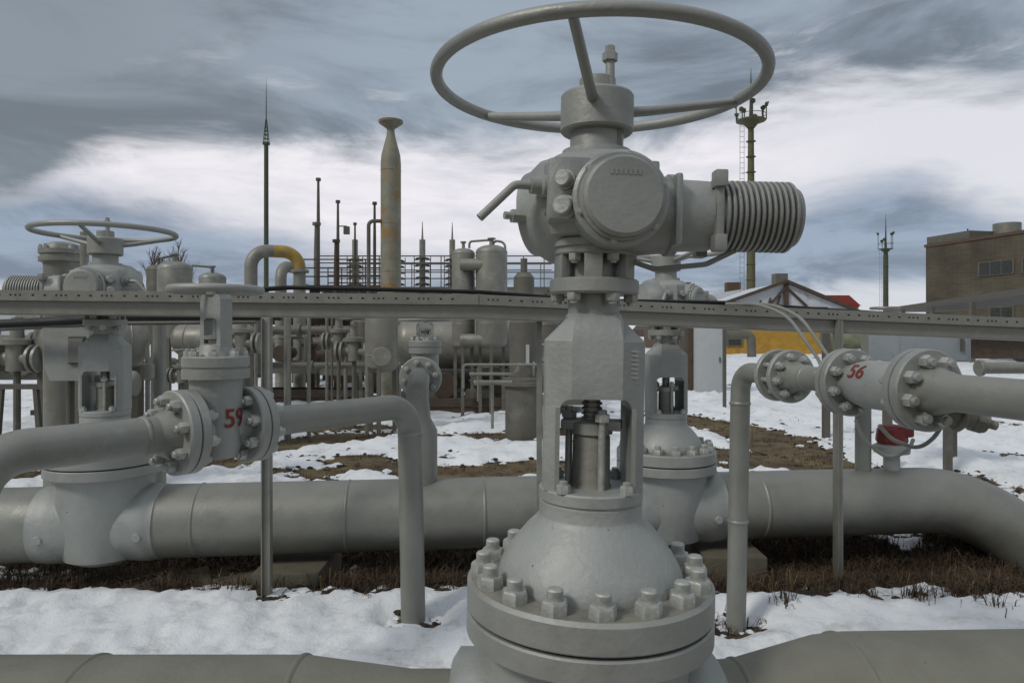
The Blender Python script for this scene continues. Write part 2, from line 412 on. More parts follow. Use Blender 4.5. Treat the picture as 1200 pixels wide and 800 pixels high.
def sheet(name, zf, rows, cols, y0, y1, umax, mt, kind, add=None):
    vs = []; fs = []
    for i in range(rows):
        y = y0 * (y1 / y0) ** (i / (rows - 1))
        for j in range(cols):
            u = -umax + 2 * umax * j / (cols - 1); x = u * (y + 2.0)
            vs.append((x, y, zf(x, y)))
    for i in range(rows - 1):
        for j in range(cols - 1):
            a = i * cols + j; fs.append((a, a + 1, a + cols + 1, a + cols))
    me = bpy.data.meshes.new(name); me.from_pydata(vs, [], fs); me.materials.append(mt)
    me.polygons.foreach_set('use_smooth', [True] * len(fs))
    o = bpy.data.objects.new(name, me); C.objects.link(o); tag(o, kind=kind); return o
sheet('ground', ground_z, 260, 240, 1.2, 90, 1.25, M['earth'], 'structure')
sn = sheet('snow', lambda x, y: ground_z(x, y) + max(-.05, snow_h(x, y)), 420, 420, 1.2, 90, 1.22, M['snow'], 'stuff')
tag(sn, 'patchy wet snow lying over the brown ground', 'snow')
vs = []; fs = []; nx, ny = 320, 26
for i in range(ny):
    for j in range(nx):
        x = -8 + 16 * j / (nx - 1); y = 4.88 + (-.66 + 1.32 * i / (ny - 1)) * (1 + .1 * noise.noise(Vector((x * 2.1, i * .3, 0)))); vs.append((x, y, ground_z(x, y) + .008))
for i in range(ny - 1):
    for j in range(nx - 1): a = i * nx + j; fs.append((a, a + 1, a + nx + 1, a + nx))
me = bpy.data.meshes.new('trench_soil'); me.from_pydata(vs, [], fs); me.materials.append(M['soil']); me.polygons.foreach_set('use_smooth', [True] * len(fs))  # wet soil sheet; its colour also carries the long pipe's shade
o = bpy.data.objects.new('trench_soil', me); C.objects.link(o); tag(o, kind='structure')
b = B(); b.box((0, 0, -.16), (3000, 3000, .02)); fg = b.build('far_ground', M['earth']); tag(fg, kind='structure')
b = B(); b.box((0, 900, -.1), (2600, 1640, .02)); o = b.build('far_snowfield', M['snow']); tag(o, kind='structure')

# ------------------------------------------------------------------ big motorised gate valve
def gate_valve(label, loc, pipe_rz, act_rz, scale=1.0, detail=True, wheel_rot=0.0, group=None, mirror=False, bz=.40, br=1.0, wr=.46):
    t = thing('gate_valve', label, 'valve', loc, group, 0); t.scale = (scale,) * 3
    pr = Matrix.Rotation(pipe_rz, 4, 'Z'); ar = Matrix.Rotation(act_rz, 4, 'Z')
    if mirror: ar = ar @ Matrix.Diagonal((-1, 1, 1, 1))
    px = (pr @ X_)
    b = B()      # body: vertical neck and horizontal ends
    b.lathe([(.17, bz - .262 * br), (.24, bz - .22 * br), (.262, bz - .10), (.275, bz), (.285, .58), (.282, .66), (.285, .745)], None, 48)
    b.lathe([(rr_ * br, q_) for rr_, q_ in [(.235, -.39), (.268, -.37), (.268, -.33), (.274, -.32), (.274, -.25), (.268, -.2), (.262, 0), (.268, .2), (.274, .25), (.274, .32), (.268, .33), (.268, .37), (.235, .39)]], amat((0, 0, bz), px), 48)
    bd = b.build('valve_body', M['cast'], t)
    b = B()
    for s in (-1, 1):
        for q in (-.29, .29):
            pt = Vector((0, 0, bz - .04)) + px * q + (pr @ Vector((0, s * .262 * br, 0)))
            b.disc(pt, pr @ Vector((0, s, 0)), .028, .016, .004, 20)
    b.build('boss', M['cast'], bd)
    b = B(); b.lathe([(.338, .75), (.348, .758), (.348, .812), (.343, .817), (.330, .817), (.330, .825), (.343, .825), (.348, .83), (.348, .895), (.338, .905)], None, 72, caps=False)
    b.mi = 2; b.lathe([(.338, .905), (.26, .907), (0, .907)], None, 72, caps=False); b.lathe([(0, .75), (.338, .75)], None, 72, caps=False)
    b.lathe([(.330, .8165), (.330, .8255)], None, 72, caps=False)
    b.mi = 1; b.lathe([(.332, .8165), (.332, .8255)], None, 72, caps=False)
    fl = b.build('bonnet_flange', [M['paint'], M['dark'], M['rustplate']], t)
    bolts(fl, (0, 0, .906), Z_, .303, 16, .062, .033, R(-90), stud=.85)
    b = B(); b.lathe([(.262, .905), (.262, .918), (.252, .945), (.233, .978), (.207, 1.013), (.180, 1.045), (.158, 1.066), (.148, 1.078), (.146, 1.084), (.146, 1.118), (.142, 1.121), (.142, 1.125), (.148, 1.128), (.148, 1.155), (.143, 1.16), (0, 1.16)], None, 64)
    bo = b.build('bonnet', M['cast'], t)
    # yoke
    b = B(); w, c_, dp, cy = .137, .068, .115, .05
    oct_ = [(-w, -dp + cy), (-w + c_, -dp), (w - c_, -dp), (w, -dp + cy), (w, dp - cy), (w - c_, dp), (-w + c_, dp), (-w, dp - cy)]
    def ring(k, z, kk=None):
        return [(x * k, y * (kk or k), z) for x, y in oct_]
    def ring2(wo, wi, yf, yi, z): return [(-wo, -yi, z), (-wi, -yf, z), (wi, -yf, z), (wo, -yi, z), (wo, yi, z), (wi, yf, z), (-wi, yf, z), (-wo, yi, z)]
    lv = [ring(1, 1.158), ring(1, 1.572), ring2(.080, .062, .095, .046, 1.630), ring2(.071, .045, .072, .040, 1.650)]
    vs = [[b.bm.verts.new(pr @ Vector(p)) for p in r] for r in lv]
    for a, c in zip(vs, vs[1:]):
        for i in range(8): b.bm.faces.new((a[i], a[(i + 1) % 8], c[(i + 1) % 8], c[i]))
    b.bm.faces.new(vs[0][::-1]); b.bm.faces.new(vs[-1])
    be = [e for e in b.bm.edges if e.calc_face_angle(0) > R(15)]
    bmesh.ops.bevel(b.bm, geom=be, offset=.012, segments=4, affect='EDGES')
    yk = b.build('yoke', M['cast'], t, sharp=50)
    b = B(); n = 6; win = [(-.098, 1.10), (.098, 1.10)]
    for cx, a0 in ((.098 - .03, 0), (-.098 + .03, 90)):
        for k in range(n + 1):
            a = R(a0 + 90 * k / n); win.append((cx + .03 * math.cos(a), 1.385 + .03 * math.sin(a)))
    mm = pr @ Matrix(((1, 0, 0, 0), (0, 0, -1, .3), (0, 1, 0, 0), (0, 0, 0, 1)))
    b.prism(win, mm, .6); cut = b.build('cut', M['cast']); cut.parent = t
    boolean(yk, cut)
    b = B()                                  # legs: rib inside each side of the window
    b.bm.free()
    for s in (-1, 1): b = B(); b.box((s * .104, 0, 1.28), (.012, .20, .22), pr); b.build('rib', M['paint'], yk)
    for s in (-1, 1): nut(yk, 'bolt', pr @ Vector((s * .086, -.105, 1.16)), Z_, .034, .024, .4)
    for s in (-1, 1): nut(yk, 'bolt', pr @ Vector((s * .086, .105, 1.16)), Z_, .034, .024, .4)
    if detail:
        b = B()
        for k in range(7): b.box((w - .034, -dp + cy * .5 - .004, 1.475 + k * .012), (.022, .006, .005), pr @ Matrix.Identity(4))
        b.build('cast_lettering', M['cast'], yk)
    # packing gland and stem
    b = B(); b.lathe([(.06, 1.16), (.055, 1.17), (.053, 1.30), (.047, 1.31), (0, 1.31)], None, 32)
    gl = b.build('packing_gland', M['rustplate'], t)
    b = B(); b.box((0, 0, 1.335), (.17, .07, .028), pr @ Matrix.Rotation(R(-12), 4, 'Z'), .005); b.lathe([(.06, 1.31), (.06, 1.34), (.035, 1.352), (0, 1.352)], None, 24)
    b.build('gland_plate', M['paint'], gl)
    for s, yy in ((.022, -.062), (-.062, .03)):
        b = B(); v = pr @ Vector((s, yy, 0)); b.cyl(v + Z_ * 1.16, v + Z_ * 1.375, .0105, 12); b.build('stud', M['nut'], gl)
        nut(gl, 'nut', v + Z_ * 1.35, Z_, .038, .022, .5)
    b = B(); pf = []
    z = 1.35
    while z < 1.66: pf += [(.030, z), (.030, z + .005), (.024, z + .008), (.024, z + .012)]; z += .014
    b.lathe(pf, None, 24); b.build('stem', M['steel'], t)
    # neck, mounting plates and spacer columns
    b = B(); b.lathe([(.076, 1.628), (.080, 1.634), (.080, 1.642), (.0735, 1.650), (.0735, 1.705)], None, 40)
    b.lathe([(0, 1.704), (.120, 1.704), (.127, 1.710), (.127, 1.742), (.122, 1.747), (0, 1.747)], None, 56)
    b.lathe([(.074, 1.745), (.074, 1.815)], None, 32)
    b.lathe([(0, 1.812), (.118, 1.812), (.122, 1.816), (.122, 1.832), (.130, 1.834), (.130, 1.852), (.126, 1.856), (0, 1.856)], None, 56)
    mt_ = b.build('mounting_plate', M['paint'], t)
    for k in range(6):
        a = R(60 * k + 22); v = Vector((math.cos(a), math.sin(a), 0)) * .103
        b = B(); b.box((.103, 0, 1.779), (.026, .050, .068), Matrix.Rotation(a, 4, 'Z'), .003); b.build('spacer_column', M['paint'], mt_)
        a = R(60 * k + 52); v = Vector((math.cos(a), math.sin(a), 0)) * .104
        nut(mt_, 'bolt', v + Z_ * 1.705, -Z_, .036, .022, .4)
        nut(mt_, 'bolt', v + Z_ * 1.812, -Z_, .032, .020, .3)
    # actuator housing
    b = B()
    b.lathe([(.10, 1.850), (.150, 1.865), (.168, 1.90), (.170, 2.02), (.155, 2.065), (.125, 2.09), (.098, 2.097), (.098, 2.112), (0, 2.112)], None, 56)
    m0 = ar @ amat((-.02, .02, 1.955), (-.82, .38, -.05))
    b.lathe([(.150, 0), (.158, .07), (.152, .115), (.128, .150), (.122, .172), (.10, .182), (0, .184)], m0, 48)
    m1 = ar @ amat((.030, 0, 1.945), (.07, -1, 0))
    b.lathe([(.125, -.06), (.128, .06), (.124, .17), (.127, .175), (.127, .195), (.118, .202), (0, .202)], m1, 48)
    b.box((.075, -.085, 2.028), (.155, .13, .055), ar, .008)
    m2 = ar @ amat((0, -.06, 1.925), (1, .03, 0))
    b.lathe([(.10, 0), (.112, .12), (.106, .185), (.113, .190), (.113, .212), (.100, .216), (.097, .30), (0, .30)], m2, 40)
    b.box((-.085, -.11, 1.975), (.12, .12, .17), ar, .02)
    b.box((.20, -.06, 1.925), (.02, .235, .19), ar, .01)
    hs = b.build('actuator_housing', M['cast'], t)
    b = B(); m1c = ar @ amat((.0442, -.202, 1.945), (.07, -1, 0))
    b.lathe([(.112, 0), (.112, .012), (.104, .014), (.104, .030), (.096, .040), (0, .042)], m1c, 56)
    cv = b.build('round_cover', M['paint'], hs)
    b = B()
    for k in range(7): b.box((-.036 + k * .012, .058, .0425), (.007, .014, .0012), m1c @ Matrix.Identity(4))
    b.build('embossed_plate', M['paint'], cv)
    for k in range(6):
        a = R(60 * k + 20); nut(hs, 'cover_screw', m1c @ Vector((.113 * math.cos(a), .113 * math.sin(a), -.006)), (m1c.to_3x3() @ Z_), .018, .012, .2)
    for z_, rr in ((1.995, .021), (1.925, .025)):
        b = B(); p0 = ar @ Vector((-.095, -.165, z_)); dd = ar @ Vector((-.45, -.9, 0)).normalized()
        b.disc(p0, dd, rr * 1.25, .012, .002, 24); b.lathe([(rr, .01), (rr, .035), (rr * .86, .038), (0, .038)], amat(p0, dd), 24)
        b.build('cable_plug', M['nut'], hs)
    for z_ in (2.06,):
        b = B(); p0 = ar @ Vector((-.13, -.10, 1.99)); dd = ar @ Vector((-1, -.25, 0)).normalized()
        b.lathe([(.036, 0), (.030, .03), (.022, .035), (.022, .062), (0, .062)], amat(p0, dd), 24)
        q = p0 + dd * .05
        b.sweep(fillet([q, q + dd * .055, q + dd * .15 + Z_ * -.095], .03), .0115, 12)
        b.build('hand_lever', M['paint'], hs)
    b = B(); p0 = ar @ Vector((-.19, -.02, 1.92)); b.cyl(p0, p0 + (ar @ Vector((-.05, -.02, 0))), .02, 6); b.cyl(p0, p0 + (ar @ Vector((-.07, -.028, 0))), .011, 10)
    b.build('drain_plug', M['nut'], hs)
    # motor with cooling fins
    m3 = ar @ amat((.30, -.06, 1.925), (1, .03, 0))
    b = B(); b.box((0, 0, .012), (.185, .185, .024), m3, .01)
    for sx_ in (-1, 1):
        for sy_ in (-1, 1): b.box((sx_ * .085, sy_ * .085, .01), (.045, .045, .034), m3, .006)
    pf = [(.084, .02)]
    z = .03
    for k in range(13):
        pf += [(.084, z), (.097, z + .001), (.098, z + .003), (.098, z + .0065), (.097, z + .0085), (.084, z + .0095)]; z += .0155
    pf += [(.084, z), (.086, z + .004), (.080, z + .014), (0, z + .016)]
    b.lathe(pf, m3, 56)
    b.build('finned_motor', M['paint'], t)
    b = B(); q = ar @ Vector((.30, -.10, 1.80)); b.sweep(fillet([ar @ Vector((.09, -.05, 1.80)), ar @ Vector((.16, -.06, 1.775)), ar @ Vector((.30, -.07, 1.79)), ar @ Vector((.38, -.07, 1.83))], .05), .0075, 10)
    b.build('motor_cable', M['cable'], t)
    # handwheel
    b = B(); b.lathe([(.078, 2.10), (.076, 2.11), (.076, 2.18)], None, 40)
    b.lathe([(0, 2.165), (.098, 2.165), (.104, 2.171), (.104, 2.268), (.100, 2.274), (0, 2.274)], None, 56)
    b.lathe([(.052, 2.27), (.052, 2.318), (.048, 2.322), (0, 2.322)], None, 32)
    b.cyl((.033, -.03, 2.27), (.030, -.03, 2.385), .013, 12); b.lathe([(.022, 0), (.022, .022), (.014, .026), (.014, .042), (0, .042)], amat((.030, -.03, 2.362), Z_), 6)
    hb = b.build('handwheel_hub', M['paint'], t)
    b = B(); b.torus((0, 0, 2.3125), Z_, wr, .0175, 120, 18); hw = b.build('handwheel', M['paint'], t)
    for k in range(3):
        a = R(wheel_rot - 90 - 14 + 120 * k); v = Vector((math.cos(a), math.sin(a), 0))
        b = B(); b.sweep([v * .07 + Z_ * 2.232, v * .16 + Z_ * 2.247, v * (wr - .005) + Z_ * 2.306], [.016, .0145, .0125], 14); b.build('spoke', M['paint'], hw)
    if detail:
        b = B(); b.box((.058, -.05, 2.14), (.012, .012, .06)); b.build('key', M['rustplate'], hb)
    return t
VX = .205
v1 = gate_valve('large grey motorised gate valve nearest the camera, ribbed motor pointing right under a wide handwheel', (VX, 2.0, 0), 0, 0)
v1.rotation_euler.y = R(1.0)
v2 = gate_valve('grey gate valve standing on the long pipe directly behind the nearest valve', (PIPE_B.x - .02, 4.93, -.12), R(6), R(48), .99, False, 40, bz=.49, br=.93)
v3 = gate_valve('grey gate valve at far left whose ribbed motor points left beneath a wide handwheel', (-2.65, 4.55, -.07), R(6), R(8), 1.0, False, 25, mirror=True, bz=.425, br=.90, wr=.415)

# ------------------------------------------------------------------ main pipes
def weld(b, p, d, r): b.lathe([(r - .002, -.012), (r + .004, -.006), (r + .0055, 0), (r + .004, .006), (r - .002, .012)], amat(p, d), 48, caps=False)
b = B()
ys = 2.0
pts = [(-6.5, ys, .4), (-1.9, ys, .4), (-.62, ys, .4), (-.30, ys, .4), (-.17, ys, .4)]
b.sweep(pts, [.25, .25, .25, .212, .212], 64)
for x in (-1.23, -.62): weld(b, Vector((x, ys, .4)), X_, .25)
o = b.build('foreground_pipe', M['pipe2']); tag(o, 'thick grey pipe along the bottom edge entering the nearest valve from the left', 'pipe')
b = B()
b.sweep([(.60, ys, .4), (.66, ys, .4), (.92, ys, .4), (1.0, ys, .4), (1.9, ys, .4), (6.5, ys, .4)], [.236, .240, .306, .314, .325, .33], 64)
weld(b, Vector((.66, ys, .4)), X_, .24); weld(b, Vector((.97, ys, .4)), X_, .311)
o = b.build('foreground_pipe', M['pipe2']); tag(o, 'wider grey pipe at the bottom right corner leaving the nearest valve', 'pipe')

def on_pipe(x, z=.355): return Vector((x, pipe_y(x), z))
b = B()
end = on_pipe(3.12)
path = fillet([on_pipe(-7), end + Vector((.25, .03, 0)), end + Vector((2.0, -.35, -1.35))], 1.0, 16)
full = []
for a, c in zip(path, path[1:]): full.append(a)
full.append(path[-1])
b.sweep(full, .236, 56)
for x in (-2.05, -1.10, -.2, .25, 1.75): weld(b, on_pipe(x), PD, .236)
bpipe = b.build('long_pipe', M['pipe']); tag(bpipe, 'long grey pipe crossing behind the nearest valve and dipping into the ground at right', 'pipe')
# saddles under the long pipe
for i, (x, lab) in enumerate(((-1.42, 'weathered concrete block under the long pipe beside the left tray post'), (1.5, 'concrete block under the long pipe right of the main valve'))):
    b = B(); b.box((x, pipe_y(x) - .02, -.04), (.42, .62, .26), Matrix.Identity(4), .015); b.box((x + .02, pipe_y(x), .045), (.30, .5, .04), None, .008)
    o = b.build('concrete_support', M['conc']); tag(o, lab, 'concrete block')
for (x, y, rz, sz, lab) in ((-2.30, 4.38, 28, (.75, .34, .08), 'broken concrete slab leaning in the trench at left'), (-1.78, 4.45, 12, (.42, .30, .10), 'tilted concrete slab between the broken slab and the left tray post'),
                       (1.75, 4.30, -8, (.9, .26, .06), 'flat concrete slab lying in the trench beside the right tray post')):
    b = B(); b.box((0, 0, 0), sz, None, .012)
    for v in b.bm.verts: v.co += Vector((noise.noise(v.co * 7), noise.noise(v.co * 7 + Z_ * 3), noise.noise(v.co * 9))) * .02
    o = b.build('concrete_slab', M['conc']); o.location = (x, y, -.07); o.rotation_euler = (R(12), R(-5), R(rz)); tag(o, lab, 'concrete slab')

# ------------------------------------------------------------------ line with valve 59
def flange(parent, p, d, r, t, nb, bw, bh, face=1, bolts_on=True, phase=0.2, seg=48):
    """one flanged joint: two discs with a dark gasket line, bolts through both; p = outer face, d along the axis"""
    d = Vector(d).normalized(); b = B(); h = t / 2
    b.lathe([(0, 0), (r - .006, 0), (r, .006), (r, h - .004), (r - .004, h - .002), (0, h - .002)], amat(p, d), seg)
    b.lathe([(0, h + .002), (r - .004, h + .002), (r, h + .004), (r, t - .006), (r - .006, t), (0, t)], amat(p, d), seg)
    b.mi = 1; b.lathe([(r - .010, h - .003), (r - .010, h + .003)], amat(p, d), seg, caps=False)
    f = b.build('flange', [M['paint'], M['dark']], parent)
    br = r - bw * .95
    bolts(f, p, -d, br, nb, bw, bh, phase, stud=.45)
    bolts(f, Vector(p) + d * t, d, br, nb, bw, bh, -phase if False else phase, stud=.45)
    return f
U = Vector((.764, 1, 0)).normalized(); L0 = Vector((-1.285, 2.92, 1.19)); k_ = 1.2585
def S59(s): return L0 + Vector((.764, 1, 0)) * s
ln = thing('pipe_run', 'grey pipe from the left edge flanged to valve 59', 'pipe', (0, 0, 0))
b = B()
pA = S59(-.637)
b.sweep(fillet([Vector((pA.x, pA.y, -.2)), pA, S59(-.165)], .16, 12), .0745, 40)
weld(b, S59(-.20), U, .0745)
b.lathe([(.0745, 0), (.078, .01), (.10, .045), (.108, .065)], amat(S59(-.165), U), 40)
o = b.build('pipe', M['pipe'], ln)
flange(ln, S59(-.115), U, .172, .088, 8, .042, .034, phase=.25)
ln = thing('pipe_run', 'grey pipe bending down to the snow to the right of valve 59', 'pipe', (0, 0, 0))
b = B(); e = Vector((-.567, 3.86, 1.19)); u2 = (e - S59(.25)).normalized()
b.sweep(fillet([S59(.22), e, Vector((e.x + .025, e.y - .01, -.15))], .15, 14), .067, 40)
b.lathe([(.10, 0), (.085, .03), (.068, .06)], amat(S59(.215), U), 40)
weld(b, e + Vector((.006, 0, -.155)), Z_, .067)
b.build('pipe', M['pipe'], ln)
flange(ln, S59(.135), U, .165, .085, 8, .042, .034, phase=.25)

def small_valve(name, label, cen, ax, z_b, z_top, rn, rb, wheel_r, group=None, number=None, rot=0.0, half=.12, wl=.012):
    """gate valve with rising yoke: axis along ax at height cen.z; z_b = bonnet joint height, z_top = wheel height"""
    t = thing(name, label, 'valve', (cen.x, cen.y, 0), group); zc = cen.z; ax = Vector(ax).normalized()
    b = B(); b.lathe([(0, zc - rn * 1.25), (rn * .8, zc - rn * 1.15), (rn, zc - rn * .6), (rn, z_b - .03), (rn * 1.04, z_b)], None, 40)
    b.lathe([(rn * .86, -half), (rn * .86, half)], amat((0, 0, zc), ax), 36)
    bd = b.build('valve_body', M['cast'], t)
    h = (z_top - z_b)
    b = B(); b.lathe([(0, z_b), (rb, z_b), (rb, z_b + .04), (rb - .006, z_b + .042), (rb - .006, z_b + .048), (rb, z_b + .05), (rb, z_b + .088), (rb - .006, z_b + .094), (0, z_b + .094)], None, 40)
    f = b.build('bonnet_flange', M['paint'], t)
    bolts(f, (0, 0, z_b + .094), Z_, rb - .026, 8, .034, .022, .3)
    pr = Matrix.Rotation(rot, 4, 'Z'); z0 = z_b + .09; zt = z_top - .02
    b = B(); b.lathe([(rn * .75, z0), (rn * .6, z0 + .05 * h / .37)], None, 28); b.build('bonnet', M['cast'], t)
    b = B(); wy = rn * .62
    m = pr @ Matrix(((1, 0, 0, 0), (0, 0, -1, wy * .45), (0, 1, 0, 0), (0, 0, 0, 1)))
    w0 = wy * .62; o_ = [(-wy * 1.0, z0 + .03), (-wy * .5, z0), (wy * .5, z0), (wy * 1.0, z0 + .03), (wy, zt - .02), (wy * .8, zt), (-wy * .8, zt), (-wy, zt - .02)]
    b.prism(o_, m, wy * .9); yk = b.build('yoke', M['cast'], t)
    b = B(); zz = zt - (zt - z0) * .38; m2 = pr @ Matrix(((1, 0, 0, 0), (0, 0, -1, wy), (0, 1, 0, 0), (0, 0, 0, 1)))
    b.prism([(-w0, z0 + .055), (w0, z0 + .055), (w0, zz - .01), (w0 * .7, zz), (-w0 * .7, zz), (-w0, zz - .01)], m2, wy * 2)
    cut = b.build('cut', M['cast']); cut.parent = t; boolean(yk, cut)
    b = B(); b.lathe([(rn * .3, z0), (rn * .3, z0 + .07), (rn * .5, z0 + .075), (rn * .5, z0 + .09), (rn * .14, z0 + .095), (rn * .14, zt + .05), (0, zt + .05)], None, 20); b.build('stem', M['steel'], t)
    b = B(); b.torus((0, 0, z_top), Z_, wheel_r - wl, wl, 64, 12)
    b.lathe([(wl * 2.4, z_top - wl * 1.3), (wl * 2.4, z_top + wl * 1.1), (0, z_top + wl * 1.1)], None, 24)
    hw = b.build('handwheel', M['paint'], t)
    for k in range(4):
        a = R(90 * k + 30); b = B(); v = Vector((math.cos(a), math.sin(a), 0)); b.sweep([v * .01 + Z_ * z_top, v * (wheel_r - wl) + Z_ * z_top], wl * .6, 8); b.build('spoke', M['paint'], hw)
    return t, bd
c59 = S59(.040)
v59, body59 = small_valve('gate_valve', 'small grey gate valve with the red number 59 and a flat handwheel under the tray', c59, U, 1.402, 1.775, .105, .135, .195, rot=R(-30), half=.12, wl=.017)
def wrap59(x, y):
    view = math.atan2(-c59.y, -c59.x); a = view + .78 + x / .1055
    return Vector((.1085 * math.cos(a), .1085 * math.sin(a), 1.235 + y))
text_mesh('59', .108, 'painted_number', M['redtext'], v59, wrap59)

# ------------------------------------------------------------------ line with valve 56
Z56 = EYE - .216
def S56(Y): return Vector((1.573 - .237 * (Y - 2.34), Y, Z56))
U6 = Vector((-.237, 1, 0)).normalized()
ln = thing('pipe_run', 'thin grey upright pipe with an elbow at the left end of the valve 56 line', 'pipe', (0, 0, 0))
e = S56(3.74); b = B()
b.sweep(fillet([Vector((e.x - .045, e.y, -.15)), e + Vector((-.015, 0, 0)), S56(3.42)], .10, 12), .051, 36)
weld(b, e + Vector((-.02, 0, -.17)), Z_, .051); weld(b, e + Vector((-.03, 0, -.80)), Z_, .051)
b.build('pipe', M['pipe'], ln)
def single_flange(parent, p, d, r, t, nb, bw, bh, phase=.2, side=1, rod=0.0):
    d = Vector(d).normalized(); b = B()
    b.lathe([(0, 0), (r - .006, 0), (r, .006), (r, t - .006), (r - .006, t), (0, t)], amat(p, d), 44)
    f = b.build('flange', M['paint'], parent)
    bolts(f, Vector(p) + (d * t if side > 0 else Vector()), d * side, r - bw, nb, bw, bh, phase, stud=.5, rod=rod)
    return f
single_flange(ln, S56(3.43), U6, .128, .026, 8, .032, .024, side=1)
ln = thing('pipe_run', 'short flanged grey reducer between the open orifice flanges and valve 56', 'pipe', (0, 0, 0))
single_flange(ln, S56(3.33), U6, .128, .028, 8, .034, .026, side=-1, rod=.13)
b = B(); b.sweep([S56(3.33), S56(3.28), S56(3.18), S56(3.0)], [.085, .062, .054, .064], 32)
weld(b, S56(3.22), U6, .056); b.build('pipe', M['pipe'], ln)
flange(ln, S56(2.93), U6, .142, .065, 8, .036, .028, phase=.3)
ln = thing('pipe_run', 'grey pipe running out of the right edge from valve 56', 'pipe', (0, 0, 0))
b = B(); b.sweep([S56(2.56), S56(2.50), S56(2.44), S56(1.9)], [.095, .085, .066, .0645], 40); b.build('pipe', M['pipe'], ln)
flange(ln, S56(2.54), U6, .152, .075, 8, .044, .034, phase=.3)
t56 = thing('ball_valve', 'grey flanged valve painted with the red number 56', 'valve', (0, 0, 0))
b = B(); b.sweep([S56(2.62), S56(2.66), S56(2.72), S56(2.84), S56(2.90), S56(2.95)], [.078, .085, .098, .098, .085, .075], 44)
b.build('valve_body', M['cast'], t56)
b = B(); p = S56(2.60) + Vector((.02, 0, -.06)); q = p + Vector((.21, -.03, -.06))
b.cyl(p, q, .040, 20); b.disc(p + (q - p) * .55, q - p, .062, .02); b.disc(p + (q - p) * .8, q - p, .05, .03, .004, 6)
b.cyl(q, q + (q - p) * .18, .018, 10); b.build('stem_housing', M['rustplate'], t56)
c6 = S56(2.815); rt = Vector((U6.y, -U6.x, 0))       # to the camera's left when looking along the line
def wrap56(x, y):
    a = R(33) + y / .099; side = Vector((-U6.y, U6.x, 0))
    return c6 - U6 * x * 1.0 + (side * math.cos(a) + Z_ * math.sin(a)) * .1015
text_mesh('56', .088, 'painted_number', M['redtext'], t56, wrap56)
# cable loops below valve 56
for pts, lab in (([(1003, 492, 2.9), (1012, 515, 2.9), (1040, 538, 2.9), (1065, 528, 2.9), (1070, 515, 2.95)], 'grey cable hanging in a loop from the left flange of valve 56'),
            ([(1030, 498, 2.75), (1045, 515, 2.75), (1075, 526, 2.75), (1093, 515, 2.72), (1103, 500, 2.68)], 'grey cable hanging in a loop from the right flange of valve 56')):
    b = B(); b.sweep(fillet([P(*p) for p in pts], .12, 6), .008, 10); o = b.build('cable', M['cable']); tag(o, lab, 'cable')

# posts on the long pipe under valve 56, red gauge
x0 = P(1020, 500, 5.0).x
b = B(); b.cyl((x0, pipe_y(x0), .50), (x0, pipe_y(x0), 1.30), .055, 24); b.disc((x0, pipe_y(x0), 1.28), Z_, .075, .02)
o = b.build('stub_pipe', M['pipe']); tag(o, 'upright grey stub pipe on the long pipe left of the red cap', 'pipe')
x0 = P(1061, 500, 4.95).x; t = thing('drain_valve', 'small valve with a red cap on the long pipe beneath valve 56', 'valve', (x0, pipe_y(x0), 0))
b = B(); b.lathe([(.055, .50), (.055, .70), (.12, .71), (.125, .76), (.07, .79), (0, .80)], None, 28); b.build('valve_body', M['cast'], t)
b = B(); b.lathe([(.10, .78), (.11, .80), (.10, .88), (.07, .91), (0, .92)], None, 10); b.box((.06, -.05, .87), (.12, .08, .08), None, .02); b.build('red_cap', M['red'], t)

# ------------------------------------------------------------------ cable tray on posts
tr = thing('cable_tray', 'long grey perforated steel tray crossing the yard on thin posts', 'cable tray', (0, 0, 0))
def tray_seg(a, c, name):
    b = B(); d = (c - a); Ln = d.length; m = amat(a, d)     # local z along the tray, local x = up x z
    up_, out = Z_, d.normalized().cross(Z_).normalized()
    if out.y > 0: out = -out
    def bx(z0, z1, y0, y1, mi=0, t0=0.0, t1=1.0):
        b.mi = mi; q = []
        for t in (t0, t1):
            for zz, yy in ((z0, y0), (z0, y1), (z1, y1), (z1, y0)): q.append(b.bm.verts.new(a + d * t + up_ * zz + out * yy))
        f = [b.bm.faces.new([q[i] for i in ii]) for ii in ((0, 1, 2, 3), (7, 6, 5, 4), (0, 4, 5, 1), (1, 5, 6, 2), (2, 6, 7, 3), (3, 7, 4, 0))]
        for x in f: x.material_index = mi
    bx(-.062, 0, 0, .004); bx(-.006, 0, -.30, 0); bx(-.062, -.056, -.02, 0); bx(-.145, -.062, -.035, -.030); bx(-.145, -.141, -.30, -.03)
    bx(-.145, 0, -.304, -.30)
    s = 0.05
    while s < Ln - .15:
        for o_, w_ in ((0, .008), (.028, .008), (.056, .008), (.13, .011), (.20, .011)):
            bx(-.034, -.024, .0042, .0055, 1, (s + o_) / Ln, (s + o_ + w_ * 1.3) / Ln)
        s += .27
    return b.build(name, [M['galv'], M['dark']], tr, sharp=20)
ta, tb, tcn, te = P(-160, 338, 4.15), P(561, 345, 4.22), P(561.6, 345, 4.22), P(1330, 378, 4.62)
tray_seg(ta, tb, 'channel'); tray_seg(tcn, te, 'channel')
for (x, yf, D, w_) in ((313, 706, 4.12, .052), (982, 682, 4.42, .046)):
    top = P(x, 372, D + .04); b = B(); b.box((top.x, D + .04, (top.z) / 2 - .1), (w_, .05, top.z + .2), None, .003)
    b.box((top.x - w_ * .35, D + .01, top.z / 2 - .1), (.006, .03, top.z + .19)); b.build('post', M['galv'], tr)
for (x, D, w_) in ((632, 4.5, .035),):
    top = P(x, 372, D); b = B(); b.box((top.x, D, top.z / 2), (w_, .035, top.z), None, .002); b.build('post', M['galv'], tr)
